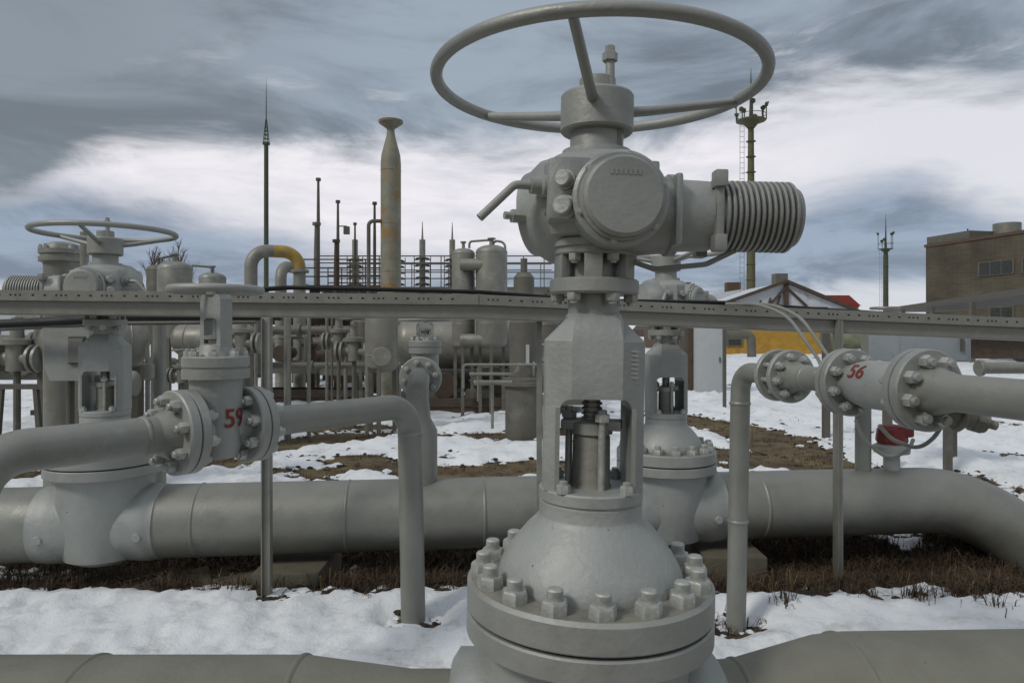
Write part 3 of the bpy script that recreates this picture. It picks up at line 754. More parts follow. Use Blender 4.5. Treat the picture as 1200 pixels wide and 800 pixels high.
# bundled cables lying in the tray and the pair dropping out of it
b = B()
for dy, dz, r_ in ((.05, .004, .009), (.11, .006, .008), (.18, .004, .011)):
    b.sweep([P(x, y, D) + Vector((0, dy, dz + .004 * math.sin(x))) for x, y, D in ((-150, 342, 4.15), (60, 343, 4.17), (230, 343, 4.19), (330, 336, 4.2), (450, 338, 4.22), (560, 342, 4.24), (700, 352, 4.3), (850, 355, 4.38), (960, 361, 4.42), (1100, 371, 4.5), (1300, 380, 4.6))], r_, 10)
o = b.build('cable_bundle', M['black']); tag(o, 'dark cables lying along the top of the perforated tray', 'cables')
for off, lab in ((0, 'left of two cables curving down from the tray beside valve 56'), (1, 'right of two cables curving down from the tray beside valve 56')):
    b = B(); o_ = off * 14
    b.sweep(fillet([P(850 + o_, 356, 4.3), P(893 + o_, 356, 4.25), P(925 + o_, 372, 4.1), P(962 + o_, 425, 3.95), P(972 + o_, 470, 3.9)], .25, 8), .010, 10)
    o = b.build('cable', M['cable']); tag(o, lab, 'cable')
b = B(); b.sweep(fillet([P(-60, 382, 5.4), P(60, 377, 5.3), P(150, 371, 5.2), P(330, 370, 5.1)], .5), .035, 14); o = b.build('conduit', M['black']); tag(o, 'black conduit sloping under the tray at far left', 'conduit')
b = B(); b.sweep([P(-60, 389, 6.0), P(120, 379, 5.9), P(300, 377, 5.8)], .018, 12); o = b.build('conduit', M['bgd']); tag(o, 'thin brownish pipe below the black conduit at far left', 'conduit')
exec_parts = True

# ------------------------------------------------------------------ riser with valve behind the elbow
x0 = P(489, 560, 4.75).x; yb = pipe_y(x0)
ln = thing('riser_pipe', 'grey riser with a round flange rising from the long pipe behind the elbow', 'pipe', (0, 0, 0))
b = B()
zf = P(487, 443, 4.95).z
b.sweep([(x0 + .03, yb, .50), (x0 + .03, yb, .92), (x0 + .01, yb, 1.0)] + fillet([(x0, yb, 1.02), (x0, yb, zf), (x0 - .01, yb + .25, zf)], .13, 10)[1:], [.105, .105, .08] + [.076] * 12, 32)
b.build('pipe', M['pipe'], ln)
flange(ln, (x0 - .01, yb + .20, zf), Y_, .150, .07, 8, .04, .03)
cV = Vector((x0, yb + .42, zf))
small_valve('gate_valve', 'small grey gate valve with flat handwheel behind the riser flange', cV, Y_, zf + .17, P(489, 375, 5.25).z, .10, .12, .20, half=.15, wl=.012)

# ------------------------------------------------------------------ background plant
def dome(r, z0, z1, h=.5, k=6, bottom=True):
    pr = []
    hh = r * h
    if bottom: pr += [(r * math.sin(R(90 * i / k)), z0 + hh - hh * math.cos(R(90 * i / k))) for i in range(k + 1)]
    else: pr += [(r, z0)]
    pr += [(r * math.cos(R(90 * i / k)), z1 - hh + hh * math.sin(R(90 * i / k))) for i in range(k + 1)]
    pr[-1] = (0, z1)
    if bottom: pr[0] = (0, z0)
    return pr
def vessel(label, x, ytop, ybot, wpx, D, m='bg', legs=True, h=.45, name='pressure_vessel'):
    c = P(x, ytop, D); zb = P(x, ybot, D).z; r = wpx / 2 / F * D
    t = thing(name, label, 'vessel', (c.x, D, 0))
    b = B(); b.lathe(dome(r, zb, c.z, h), None, 32)
    for zz in (zb + (c.z - zb) * .25, c.z - r * .5): b.lathe([(r, zz - .01), (r + .006, zz), (r, zz + .01)], None, 32, caps=False)
    b.build('shell', M[m], t)
    if legs:
        for k in range(3):
            a = R(120 * k + 30); v = Vector((math.cos(a), math.sin(a), 0)) * r * .85
            b = B(); b.bar((v.x, v.y, -.05), (v.x, v.y, zb + r * .5), .06, .06); b.build('leg', M['bgd'], t)
    b = B(); b.cyl((0, 0, c.z - .02), (0, 0, c.z + .12), r * .14, 12); b.disc((0, 0, c.z + .10), Z_, r * .26, .03, .004, 16); b.build('nozzle', M[m], t)
    return t, r, c.z, zb
vessel('upright grey vessel with a round hatch left of the horizontal tank', 447, 352, 437, 38, 11.0)
c = P(447, 418, 10.7); b = B(); b.disc((c.x, 11 - .24, c.z), -Y_, .15, .07, .01, 28)
o = b.build('hatch', M['bg']); o.parent = [x for x in bpy.data.objects if x.get('label', '').startswith('upright grey vessel with a round')][0]
o.location = -Vector(o.parent.location)
# vent stack
c = P(458, 0, 16.5); sc = 16.5 / F
t = thing('vent_stack', 'tall rust streaked vent stack with a flared cap', 'vent stack', (c.x, 16.5, 0))
zt_ = lambda y: EYE + (HY - y) * sc
b = B(); b.lathe([(11.8 * sc, -.2), (11.8 * sc, zt_(192)), (11.0 * sc, zt_(182)), (5.2 * sc, zt_(160)), (4 * sc, zt_(152)), (4.2 * sc, zt_(150))], None, 36)
for yy in (200, 262, 318): b.lathe([(11.8 * sc, zt_(yy) - .01), (11.8 * sc + .008, zt_(yy)), (11.8 * sc, zt_(yy) + .01)], None, 36, caps=False)
b.build('shell', M['stack'], t)
b = B(); b.lathe([(4 * sc, zt_(154)), (5 * sc, zt_(151)), (14 * sc, zt_(144.5)), (14.5 * sc, zt_(142)), (0, zt_(144))], None, 24); b.build('flared_cap', M['stack'], t)
# tank lying behind
def lying_tank(label, x0, x1, yc, D, rpx, m='bg', dy=0.0):
    a = P(x0, yc, D); c = P(x1, yc, D + dy); a.z = c.z = P(x0, yc, D).z; r = rpx / F * D
    t = thing('storage_tank', label, 'tank', (a.x, a.y, 0)); Ln = (c - a).length; m4 = amat((0, 0, a.z), c - a)
    pr = dome(r, 0, Ln, .55); b = B(); b.lathe(pr, m4, 40)
    for q in (.2, .5, .8): b.lathe([(r, Ln * q - .012), (r + .008, Ln * q), (r, Ln * q + .012)], m4, 40, caps=False)
    b.build('shell', M[m], t)
    for q in (.22, .78):
        v = (c - a) * q; b = B(); b.box((v.x, v.y, (a.z - r * .6) / 2), (.22, r * 1.5, a.z - r * .55), None, .01); b.build('saddle', M['conc'], t)
    return t
lying_tank('big horizontal tank with a domed left end behind the small handwheel', 463, 640, 402, 14.5, 30)
lying_tank('short horizontal tank with domed end behind valve 59', 203, 300, 398, 9.5, 18)
lying_tank('horizontal tank behind the far left valve', 38, 175, 400, 8.6, 34, dy=.8)
lying_tank('low horizontal receiver with rounded end under the far left tank', 62, 166, 452, 7.2, 16, dy=.3)
t, r, zt, zb = vessel('narrower of two joined upright vessels before the horizontal tank', 543, 291, 409, 27, 13.2)
t, r, zt, zb = vessel('wider of two joined upright vessels before the horizontal tank', 576, 287, 409, 37, 13.0)
b = B()
b.bm.free()
for y in (310, 398): b = B(); a = P(540, y, 12.9); c = P(572, y, 12.85); b.cyl(a - Vector(t.location), c - Vector(t.location), .11, 16); b.build('connecting_pipe', M['bg'], t)
b = B()
b.sweep(fillet([P(550, 291, 13.2) - Vector(t.location), P(550, 283, 13.2) - Vector(t.location), P(578, 281, 13) - Vector(t.location), P(577, 288, 13) - Vector(t.location)], .06), .022, 8)
b.sweep(fillet([P(577, 288, 13) - Vector(t.location), P(580, 282, 13) - Vector(t.location), P(592, 284, 13) - Vector(t.location), P(592, 300, 13) - Vector(t.location)], .12), .022, 8)
b.build('top_pipe', M['bg'], t)
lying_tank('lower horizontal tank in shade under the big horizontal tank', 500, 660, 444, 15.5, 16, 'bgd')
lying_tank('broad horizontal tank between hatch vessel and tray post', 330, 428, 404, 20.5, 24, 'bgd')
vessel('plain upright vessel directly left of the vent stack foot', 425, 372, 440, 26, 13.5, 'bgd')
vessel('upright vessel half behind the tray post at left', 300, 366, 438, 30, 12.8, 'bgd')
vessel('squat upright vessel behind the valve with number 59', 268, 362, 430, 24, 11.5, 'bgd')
# thick stub column
D = 10.5; c = P(614, 513, D); sc = D / F; zz = lambda y: EYE + (HY - y) * sc
t = thing('pressure_vessel', 'thick upright grey column with a ringed waist just left of the nearest valve', 'vessel', (c.x, D, 0))
b = B(); b.lathe([(22 * sc, -.1), (22 * sc, zz(452)), (27 * sc, zz(451)), (27 * sc, zz(447)), (25 * sc, zz(446)), (25 * sc, zz(443)), (17 * sc, zz(441)), (17 * sc, zz(378)), (13 * sc, zz(372)), (12 * sc, zz(325)), (8 * sc, zz(320)), (4 * sc, zz(319)), (4 * sc, zz(303)), (0, zz(303))], None, 36)
b.build('shell', M['bgd'], t); b = B(); b.box((.05, -17 * sc, zz(415)), (.05, .04, .3)); b.build('gauge', M['white'], t)
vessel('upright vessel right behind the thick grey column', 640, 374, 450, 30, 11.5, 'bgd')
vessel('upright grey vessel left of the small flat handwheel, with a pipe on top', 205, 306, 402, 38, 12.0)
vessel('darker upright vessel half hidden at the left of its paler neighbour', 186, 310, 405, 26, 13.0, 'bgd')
vessel('low domed vessel top showing above the tray beside the gooseneck pipe', 249, 319, 400, 30, 14.0)
for (x, y, w) in ((196, 300, 1), (236, 312, 1)):
    pass
b = B(); b.sweep(fillet([P(190, 306, 12), P(190, 302, 12), P(205, 299, 12), P(206, 306, 12)], .05), .02, 8); b.sweep([P(203, 297, 12), P(204, 304, 12)], .03, 8)
o = b.build('vent_pipe', M['bgd']); tag(o, 'thin bent vent pipe on top of the upright vessels at left', 'pipe')
b = B(); b.sweep(fillet([P(223, 335, 13), P(223, 311, 13), P(248, 313, 13), P(249, 320, 13)], .06), .02, 8)
o = b.build('vent_pipe', M['bgd']); tag(o, 'thin square pipe loop above the low domed vessel', 'pipe')
# goosenecks
def goose(label, x0, x1, yt, D, r, dy, yel=True):
    t = thing('gooseneck_pipe', label, 'pipe', (0, 0, 0)); a, c = P(x0, yt, D), P(x1, yt, D + dy); zt_ = a.z
    c.z = zt_
    pts = fillet([Vector((a.x, a.y, -.1)), a, c, Vector((c.x, c.y, -.1))], r * 2.6, 10)
    k0 = max(i for i in range(len(pts) - 1) if (pts[i + 1] - pts[i]).length > r * 1.2 and pts[i].z > zt_ - .01 and pts[i + 1].z > zt_ - .01)
    pts.insert(k0 + 1, pts[k0].lerp(pts[k0 + 1], .35)); k = k0 + 1
    b = B(); b.sweep(pts[:k + 1], r, 24); b.build('pipe', M['bg'], t)
    b = B(); b.sweep(pts[k:], r * 1.01, 24, caps=False) if False else b.sweep(pts[k:-1], r, 24); b.build('elbow', M['yellow'], t)
    b = B(); b.sweep([pts[-2] + Z_ * .02, pts[-1]], r * .97, 24); b.disc(pts[-2] - Z_ * .1, Z_, r * 1.5, .07, .01, 28); b.build('downpipe', M['bg'], t)
goose('large grey gooseneck pipe with a yellow right elbow', 294, 351, 293, 16, .145, .5)
goose('smaller gooseneck pipe tucked under the yellow elbow', 329, 352, 311, 17.6, .14, 1.2)
# pipe rack with long horizontal pipes
rack = thing('pipe_rack', 'rack of long dirty horizontal pipes on posts behind the goosenecks', 'pipe rack', (0, 0, 0))
for (xa, xb, y, D, r_, m_) in ((235, 445, 387, 13.5, .085, 'bgd'), (235, 470, 428, 13.0, .06, 'bgd'), (300, 440, 372, 18.5, .20, 'rust'), (300, 440, 402, 18, .16, 'bgd'), (320, 440, 415, 17.5, .10, 'rust'), (20, 130, 378, 16, .16, 'bgd'), (0, 60, 400, 13, .12, 'bgd')):
    b = B(); a, c = P(xa, y, D), P(xb, y, D); b.cyl(a, c, r_, 18)
    q = a.x + .6
    while q < c.x: b.disc((q, D, a.z), X_, r_ * 1.5, .07, .005, 20); q += random.uniform(1.0, 2.2)
    b.build('pipe', M[m_], rack)
for (x, D, y0, w_) in ((337, 10.4, 368, .085), (362, 10.6, 368, .05), (383, 12.5, 368, .045), (389, 12.4, 368, .035), (430, 10.8, 430, .05), (468, 11.2, 430, .05), (300, 12, 370, .05), (405, 13.5, 385, .06), (260, 13.4, 385, .08)):
    b = B(); c = P(x, y0, D); b.cyl((c.x, D, -.1), c, w_ / 1.6, 12); b.build('post', M['galv' if w_ > .04 else 'bgd'], rack)
# small valves on the rack
def mini_valve(x, y, D, s, label, group=None):
    c = P(x, y, D); t = thing('gate_valve', label, 'valve', (c.x, D, 0), group)
    b = B(); z = c.z
    b.cyl((-.28 * s, 0, z), (.28 * s, 0, z), .09 * s, 14)
    for q in (-.3, -.22, .18, .26): b.disc((q * s, 0, z), X_, .17 * s, .04 * s, .004, 18)
    b.lathe([(.12 * s, z - .15 * s), (.12 * s, z + .16 * s), (.17 * s, z + .17 * s), (.17 * s, z + .23 * s), (.08 * s, z + .25 * s), (.06 * s, z + .5 * s), (0, z + .5 * s)], None, 18)
    b.build('valve_body', M['bg'], t)
    b = B(); b.torus((0, 0, z + .55 * s), Z_, .2 * s, .022 * s, 28, 8)
    for k in range(2): v = Vector((math.cos(R(90 * k + 20)), math.sin(R(90 * k + 20)), 0)) * .2 * s; b.sweep([-v + Z_ * (z + .55 * s), v + Z_ * (z + .55 * s)], .014 * s, 6)
    b.build('handwheel', M['bg'], t)
    b = B(); b.cyl((0, 0, -.1), (0, 0, z - .12 * s), .04 * s, 10); b.build('support', M['bgd'], t)
    return t
gv = 'small valves in the distant pipework'
for i, (x, y, D, s, lab) in enumerate(((397, 400, 12.0, .9, 'small valve with round flanges left of the hatch vessel'), (415, 412, 11.6, 1.0, 'lower of the small valves beside the hatch vessel'), (284, 402, 9.0, .8, 'small valve right behind the 59 bonnet, under the tray'),
        (272, 378, 10.0, .7, 'tiny valve just below the tray between the handwheel and the post'), (1037, 402, 11.0, 1.0, 'small flanged valve left of the grey cabinet'), (20, 420, 8.5, 1.0, 'small valve near the left edge under the tray'), 
        (640, 432, 9.5, .6, 'tiny valve on the thin rail pipe left of the nearest valve'), (214, 440, 7.5, .5, 'tiny drain valve near the snow behind valve 59'))):
    mini_valve(x, y, D, s, lab, gv)
# thin rail pipes near the stub column
b = B(); b.sweep(fillet([P(543, 455, 9), P(543, 427, 9), P(655, 427, 8.8)], .05), .016, 8); b.sweep(fillet([P(550, 438, 9), P(606, 438, 9), P(609, 425, 9)], .08), .02, 8)
b.sweep([P(560, 427, 9), P(560, 470, 9)], .012, 6); b.sweep([P(577, 448, 9.2), P(577, 502, 9.2)], .02, 8); b.sweep([P(555, 448, 9.2), P(600, 448, 9.2)], .03, 8)
o = b.build('rail_pipe', M['bg']); tag(o, 'thin pipe rails in front of the twin upright vessels', 'pipe')
# low brown skid between the vessels and the ground
for (xa, xb, yb_, D, lab) in ((470, 600, 466, 13.6, 'low rusty skid under the twin upright vessels'), (310, 440, 445, 15.5, 'low rusty skid under the pipe rack')):
    a, c = P(xa, yb_, D), P(xb, yb_, D); b = B()
    b.box(((a.x + c.x) / 2, D, .10), (c.x - a.x, .7, .10)); b.box(((a.x + c.x) / 2, D - .35, .26), (c.x - a.x, .08, .14)); b.box(((a.x + c.x) / 2, D + .35, .26), (c.x - a.x, .08, .14))
    o = b.build('steel_skid', M['rust']); tag(o, lab, 'skid')
# platform with railings
def platform(label, xa, xb, D, yfloor, yr, step, m='bgd', depth=2.5):
    t = thing('platform', label, 'platform', (0, 0, 0)); a, c = P(xa, yfloor, D), P(xb, yfloor, D)
    b = B(); b.box(((a.x + c.x) / 2, D + depth / 2, a.z - .05), (c.x - a.x, depth, .10)); b.build('floor', M[m], t)
    for yy in (D, D + depth):
        b = B()
        for z in [EYE + (HY - q) / F * D for q in yr]: b.bar((a.x, yy, z), (c.x, yy, z), .035, .035)
        zt_ = EYE + (HY - yr[0]) / F * D; x = a.x
        while x <= c.x + .01: b.bar((x, yy, a.z), (x, yy, zt_), .03, .03); x += step
        b.build('railing', M[m], t)
    x = a.x + .2
    while x < c.x:
        for yy in (D + .1, D + depth - .1): b = B(); b.bar((x, yy, -.1), (x, yy, a.z), .12, .12); b.build('post', M[m], t)
        x += (c.x - a.x - .4) / 4 - .001
platform('railed steel platform high behind the twin vessels', 372, 652, 21, 336, (300, 308, 319), .62)
platform('lower rusty railed platform behind the goosenecks', 356, 448, 19, 334, (304, 314, 324), .42, 'rust')
for i, (x, yt_, yb_, D, w_, lab, m_) in enumerate((
        (373, 210, 340, 20, .05, 'taller of two thin steel poles left of the stack', 'galvdark'), (396, 236, 340, 20, .045, 'thin pole with a small lamp left of the stack', 'galvdark'), (371, 262, 340, 19.5, .08, 'short pipe beside the taller thin pole', 'bgd'),
        (439, 238, 340, 20, .045, 'thin whip pole close to the left of the stack', 'mast'), (394, 282, 340, 19, .07, 'stubby rusty pole between the thin poles', 'rust'), (416, 262, 340, 23, .04, 'fine antenna halfway between thin pole and stack', 'mast'))):
    c = P(x, yt_, D); b = B(); b.lathe([(w_, -.1), (w_, c.z * .8), (w_ * .7, c.z), (0, c.z)], None, 10)
    b.lathe([(w_ * 1.5, c.z - .05), (w_ * 1.5, c.z + .03), (0, c.z + .03)], None, 8)
    if 'lamp' in lab: b.box((.25, 0, P(x, 270, D).z), (.16, .12, .22)); b.bar((0, 0, P(x, 265, D).z), (.25, 0, P(x, 265, D).z), .03, .03)
    o = b.build('steel_pole', M[m_]); o.location = (c.x, D, 0); tag(o, lab, 'pole')
b = B(); b.sweep(fillet([P(432, 345, 16.3), P(432, 259, 16.3), P(450, 259, 16.4)], .12), .045, 10); o = b.build('vent_pipe', M['bgd']); tag(o, 'thin bent pipe attached to the left side of the stack', 'pipe')
# insulator columns
for x, D, lab in ((495, 23, 'dark stacked disc column right of the stack'), (530, 24, 'dark stacked disc column left of the twin vessels'), (416, 24, 'dark stacked disc column left of the stack'), (466, 25, 'dark stacked disc column half behind the stack')):
    c = P(x, 281, D); t = thing('disc_column', lab, 'column', (c.x, D, 0), 'stacked disc columns on the platform')
    b = B(); b.cyl((0, 0, 0), (0, 0, c.z), .10, 12); b.sweep([(0, 0, c.z), (0, 0, c.z + .6)], [.04, .01], 6); b.build('pole', M['bg'], t)
    b = B()
    z = P(x, 334, D).z
    while z < P(x, 300, D).z:
        for s in (-1, 1): b.box((s * .2, 0, z), (.14, .12, .04)); b.bar((s * .27, 0, z - .1), (s * .27, 0, z + .14), .025, .025)
        b.lathe([(.1, z), (.22, z + .02), (.22, z + .05), (.1, z + .08)], None, 14); z += .21
    b.build('discs', M['galvdark'], t)
# masts
def mast(label, x, ytip, ymid, ytop, D, wpx, m='mast', name='lightning_mast'):
    c = P(x, ytip, D); t = thing(name, label, 'mast', (c.x, D, 0)); z = lambda y: EYE + (HY - y) / F * D; r = wpx / 2 / F * D
    b = B(); b.lathe([(r * 1.15, -.2), (r, z(ytop)), (r * 1.7, z(ytop) + .02), (r * 1.7, z(ytop - 3)), (0, z(ytop - 3))], None, 14); b.build('pole', M[m], t)
    b = B()
    for k in range(4):
        a = R(90 * k + 45); v = Vector((math.cos(a), math.sin(a), 0)); b.sweep([v * r * 1.5 + Z_ * z(ytop - 2), v * r * .25 + Z_ * z(ymid)], r * .18, 5)
    for q in range(6):
        f = q / 6; rr = r * (1.5 - 1.25 * f); zz_ = z(ytop - 2) + (z(ymid) - z(ytop - 2)) * f
        b.lathe([(rr, zz_), (rr * 1.08, zz_ + r * .2), (rr, zz_ + r * .4)], None, 4, caps=False, a0=R(45))
    b.build('lattice_top', M[m], t)
    b = B(); b.sweep([Vector((0, 0, z(ymid) - .2)), Vector((0, 0, (z(ymid) + z(ytip)) / 2)), Vector((0, 0, z(ytip)))], [r * .3, r * .2, r * .05], 6); b.build('needle', M[m], t)
    return t, r, z
mast('slender dark lightning mast rising above the gooseneck pipe', 312, 92, 140, 170, 34, 5)
def floodmast(label, x, ytip, yplat, D, wpx, px, m, nl):
    c = P(x, ytip, D); t = thing('floodlight_mast', label, 'floodlight mast', (c.x, D, 0)); z = lambda y: EYE + (HY - y) / F * D; r = wpx / 2 / F * D; pr_ = px / F * D
    b = B(); b.lathe([(r * 1.35, -.2), (r * 1.2, z(300)), (r * .8, z(yplat)), (0, z(yplat))], None, 16)
    zz_ = 2.0
    while zz_ < z(yplat): b.lathe([(r * 1.2, zz_), (r * 1.5, zz_ + .05), (r * 1.2, zz_ + .1)], None, 12, caps=False); zz_ += D / F * 18
    b.build('pole', M[m], t)
    b = B(); lx = -r * 2.6
    for q in (-.18, .18): b.bar((lx + q, 0, 1), (lx + q, 0, z(yplat)), .03, .03)
    zz_ = 1.2
    while zz_ < z(yplat): b.bar((lx - .18, 0, zz_), (lx + .18, 0, zz_), .03, .03); zz_ += .45
    for zz_ in np.arange(2, z(yplat), 2.2): b.bar((lx, 0, zz_), (0, 0, zz_), .03, .03)
    b.build('ladder', M['galv'], t)
    b = B(); b.lathe([(r, z(yplat + px * .5)), (pr_ * .6, z(yplat + 1)), (pr_, z(yplat)), (pr_, z(yplat) + .06), (r, z(yplat) + .06)], None, 20, caps=False)
    b.torus((0, 0, z(yplat) + .5 * D / 60), Z_, pr_, .03, 24, 6); b.build('platform', M[m], t)
    for k in range(nl):
        a = 2 * math.pi * k / nl + .3; v = Vector((math.cos(a), math.sin(a), 0)); hh = z(yplat) + (.8 if k % 2 else 1.35) * D / 60
        lt = B(); m4 = amat(v * pr_ + Z_ * hh, v * .9 - Z_ * .35)
        s_ = .42 * D / 60 if nl > 6 else .26 * D / 60; lt.lathe([(0, -.3 * s_), (.28 * s_, -.25 * s_), (.55 * s_, .35 * s_), (.5 * s_, .36 * s_), (0, .3 * s_)], m4, 12); lt.cyl(v * pr_ + Z_ * z(yplat), v * pr_ + Z_ * hh, .05, 6)
        lt.build('floodlight', M['mast'], t)
    b = B(); b.sweep([(0, 0, z(yplat)), (0, 0, z(yplat) * .4 + z(ytip) * .6), (0, 0, z(ytip))], [r * .6, r * .25, r * .06], 6); b.build('needle', M['mast'], t)
floodmast('tall floodlight mast with a ring of lamps right of the ribbed motor', 880, 80, 142, 60, 8, 17, 'mastl', 9)
floodmast('more distant floodlight mast near the brick building', 1038, 250, 292, 110, 4.5, 8, 'mast', 5)
for x, yt_, D, lab in ((1134, 268, 60, 'thin roof aerial on the brick building'),):
    c = P(x, yt_, D); b = B(); zb_ = P(x, 283, D).z; b.bar((0, 0, zb_), (0, 0, c.z), .08, .08); b.bar((-.5, 0, c.z - .3), (.5, 0, c.z - .3), .05, .05); b.bar((-.3, 0, c.z - .6), (.3, 0, c.z - .6), .05, .05)
    o = b.build('aerial', M['mast']); o.location = (c.x, D, 0); tag(o, lab, 'aerial')

# ------------------------------------------------------------------ buildings
def building(label, pts, z0, z1, m, name='building', roofm='brown', windows=(), over=.2):
    """pts: front-left, front-right (x,y) ; depth extends away"""
    (ax, ay), (bx, by), dep = pts; a = Vector((ax, ay, 0)); c = Vector((bx, by, 0)); u = (c - a).normalized(); v = Vector((-u.y, u.x, 0))
    t = thing(name, label, 'building', a); Ln = (c - a).length
    m4 = Matrix((u, v, Z_)).transposed().to_4x4()
    b = B(); b.box((Ln / 2, dep / 2, (z0 + z1) / 2), (Ln, dep, z1 - z0), m4); b.build('wall', M[m], t)
    b = B(); b.box((Ln / 2, dep / 2, z1 + .12), (Ln + over, dep + over, .24), m4); b.build('roof', M[roofm], t)
    for (wx, wz, ww, wh) in windows:
        b = B(); b.box((wx, -.04, wz), (ww + .16, .10, wh + .16), m4); f = b.build('window', M['bgd'], t)
        b = B()
        n = max(1, round(ww / 1.1))
        for k in range(n): b.box((wx - ww / 2 + (k + .5) * ww / n, -.10, wz), (ww / n - .12, .04, wh), m4)
        b.build('pane', M['glass'], f)
    return t, m4, Ln
# brick building: front wall runs from the left corner towards the camera on the right
A_ = P(1085, 290, 62); B_ = P(1290, 290, 46)
wz = lambda y, D: EYE + (HY - y) / F * D
t, m4, Ln = building('large brown brick building at the right edge', ((A_.x, A_.y), (B_.x + 1.5, B_.y), 14), -.2, wz(290, 62), 'brick',
                 windows=[(7.0, 6.6, 3.0, 1.0), (10.4, 6.6, 2.2, 1.0), (14.5, 6.6, 3.2, 1.0), (7.5, 3.0, 2.0, .9), (11, 3.0, 2.0, .9)])
b = B(); b.box((2.2, 2.4, wz(290, 62) + .55), (4.4, 4.6, .7), m4); b.build('roof_house', M['bgd'], t)
c = P(1180, 262, 58); b = B(); q = c - Vector((0, 0, 0)); b.lathe([(1.0, wz(290, 62) + .1), (1.0, c.z), (0, c.z + .1)], Matrix.Translation(Vector((q.x, q.y, 0)) - Vector(t.location)), 20); b.build('roof_tank', M['bg'], t)
# flat canopy / long low roof before it
a = P(1035, 372, 52); c = P(1320, 344, 22)
t = thing('canopy', 'long low snow edged canopy roof before the brick building', 'canopy', (0, 0, 0))
b = B(); b.prism([(0, 0), ((c - a).length, 0), ((c - a).length, 4), (0, 4)], Matrix(((c - a).normalized(), Vector((-(c - a).y, (c - a).x, 0)).normalized(), Z_)).transposed().to_4x4().__matmul__(Matrix.Identity(4)), .28)
o = b.build('roof', M['galvdark'], t); o.location = (a.x, a.y, 3.0)
b = B(); b.prism([(0, .1), ((c - a).length, .1), ((c - a).length, 3.9), (0, 3.9)], Matrix(((c - a).normalized().xy.to_3d().normalized(), Vector((-(c - a).y, (c - a).x, 0)).normalized(), Z_)).transposed().to_4x4(), .08)
o = b.build('snow_cover', M['snowroof'], t); o.location = (a.x, a.y, 3.3)
bpy.data.objects.remove(kids(t)[0] if False else o)
for k in range(6):
    q = a + (c - a) * (k / 5); b = B(); b.bar((q.x, q.y + .4, -.1), (q.x, q.y + .4, 3.02), .2, .2); b.build('post', M['bgd'], t)
# ochre shed with snowy gable roof
a = P(832, 415, 46); c = P(966, 415, 46)
t, m4, Ln = building('ochre yellow shed with snow on its gable roof', ((a.x, a.y), (c.x, c.y), 7), -.2, wz(372, 46), 'ywall', windows=[(1.6, 1.2, .9, 1.0)], roofm='brown')
b = B(); zr = wz(372, 46) + .24; pk = wz(331, 46)
b.prism([(-1.0, zr), (Ln + 2.4, zr + .0), (Ln * .66, pk)], Matrix(((1, 0, 0, 0), (0, 0, -1, 7), (0, 1, 0, 0), (0, 0, 0, 1))), 7.0); b.build('gable', M['snowroof'], t)
b = B()
for p_, q_ in (((-1.2, zr - .05), (Ln * .66, pk + .08)), ((Ln * .66, pk + .08), (Ln + 2.7, zr - .05))): b.bar((p_[0], -.15, p_[1]), (q_[0], -.15, q_[1]), .35, .2)
b.bar((Ln * .66, -.12, zr), (Ln * .66, -.12, pk), .3, .12); b.bar((Ln * .66, -.13, pk - .3), (Ln * .48, -.13, zr + .3), .2, .12); b.bar((Ln * .66, -.13, pk - .3), (Ln * .84, -.13, zr + .5), .2, .12); b.bar((Ln * .3, -.14, zr + .45), (Ln * 1.02, -.14, zr + .40), .12, .1)
for q in range(7): b.bar((Ln * (.05 + .085 * q), -.14, zr), (Ln * (.10 + .085 * q), -.14, zr + .25 + .16 * q), .16, .08)
b.build('eaves', M['rust'], t)
b = B(); b.box((Ln * .66, 1, pk + .3), (.8, .8, .7)); b.build('chimney', M['bgd'], t)
a = P(770, 372, 60); c = P(880, 372, 60)
t, m4, Ln = building('low brown hut with snow streaked roof left of the floodlight mast', ((a.x, a.y), (c.x, c.y), 6), -.2, wz(364, 60), 'brown', roofm='brown')
b = B(); b.prism([(-.4, wz(364, 60) + .24), (Ln + .4, wz(364, 60) + .24), (Ln * .95, wz(338, 60)), (Ln * .3, wz(350, 60))], Matrix(((1, 0, 0, 0), (0, 0, -1, 5), (0, 1, 0, 0), (0, 0, 0, 1))), 5); b.build('snowy_roof', M['snowroof'], t)
for xx in (Ln * .86, Ln * .36): b = B(); b.box((xx, 1.4, wz(342, 60)), (1.2 if xx > Ln * .5 else .5, .8, 1.8)); b.build('chimney', M['brown'], t)
a = P(950, 360, 75); c = P(1005, 360, 75)
t, m4, Ln = building('small house with a red roof behind the ochre shed', ((a.x, a.y), (c.x, c.y), 6), -.2, wz(361, 75), 'conc', roofm='redroof')
b = B(); b.prism([(-.3, 0), (Ln + .4, 0), (Ln - .9, 1.15), (.8, 1.15)], Matrix(((1, 0, 0, 0), (0, 0, -1, 6), (0, 1, 0, wz(361, 75) + .24), (0, 0, 0, 1))), 6); b.build('red_roof', M['redroof'], t)
for xa, xb, yt_, D, lab, m_ in ((-60, 60, 352, 90, 'long low pale building at the left horizon', 'white'), (1100, 1330, 372, 85, 'low grey outbuilding at the right horizon', 'bgd')):
    a = P(xa, 380, D); c = P(xb, 380, D); building(lab, ((a.x, a.y), (c.x, c.y), 8), -.2, wz(yt_, D), m_, windows=[(3 + 3 * k, 1.8, 1.2, 1.0) for k in range(3)])
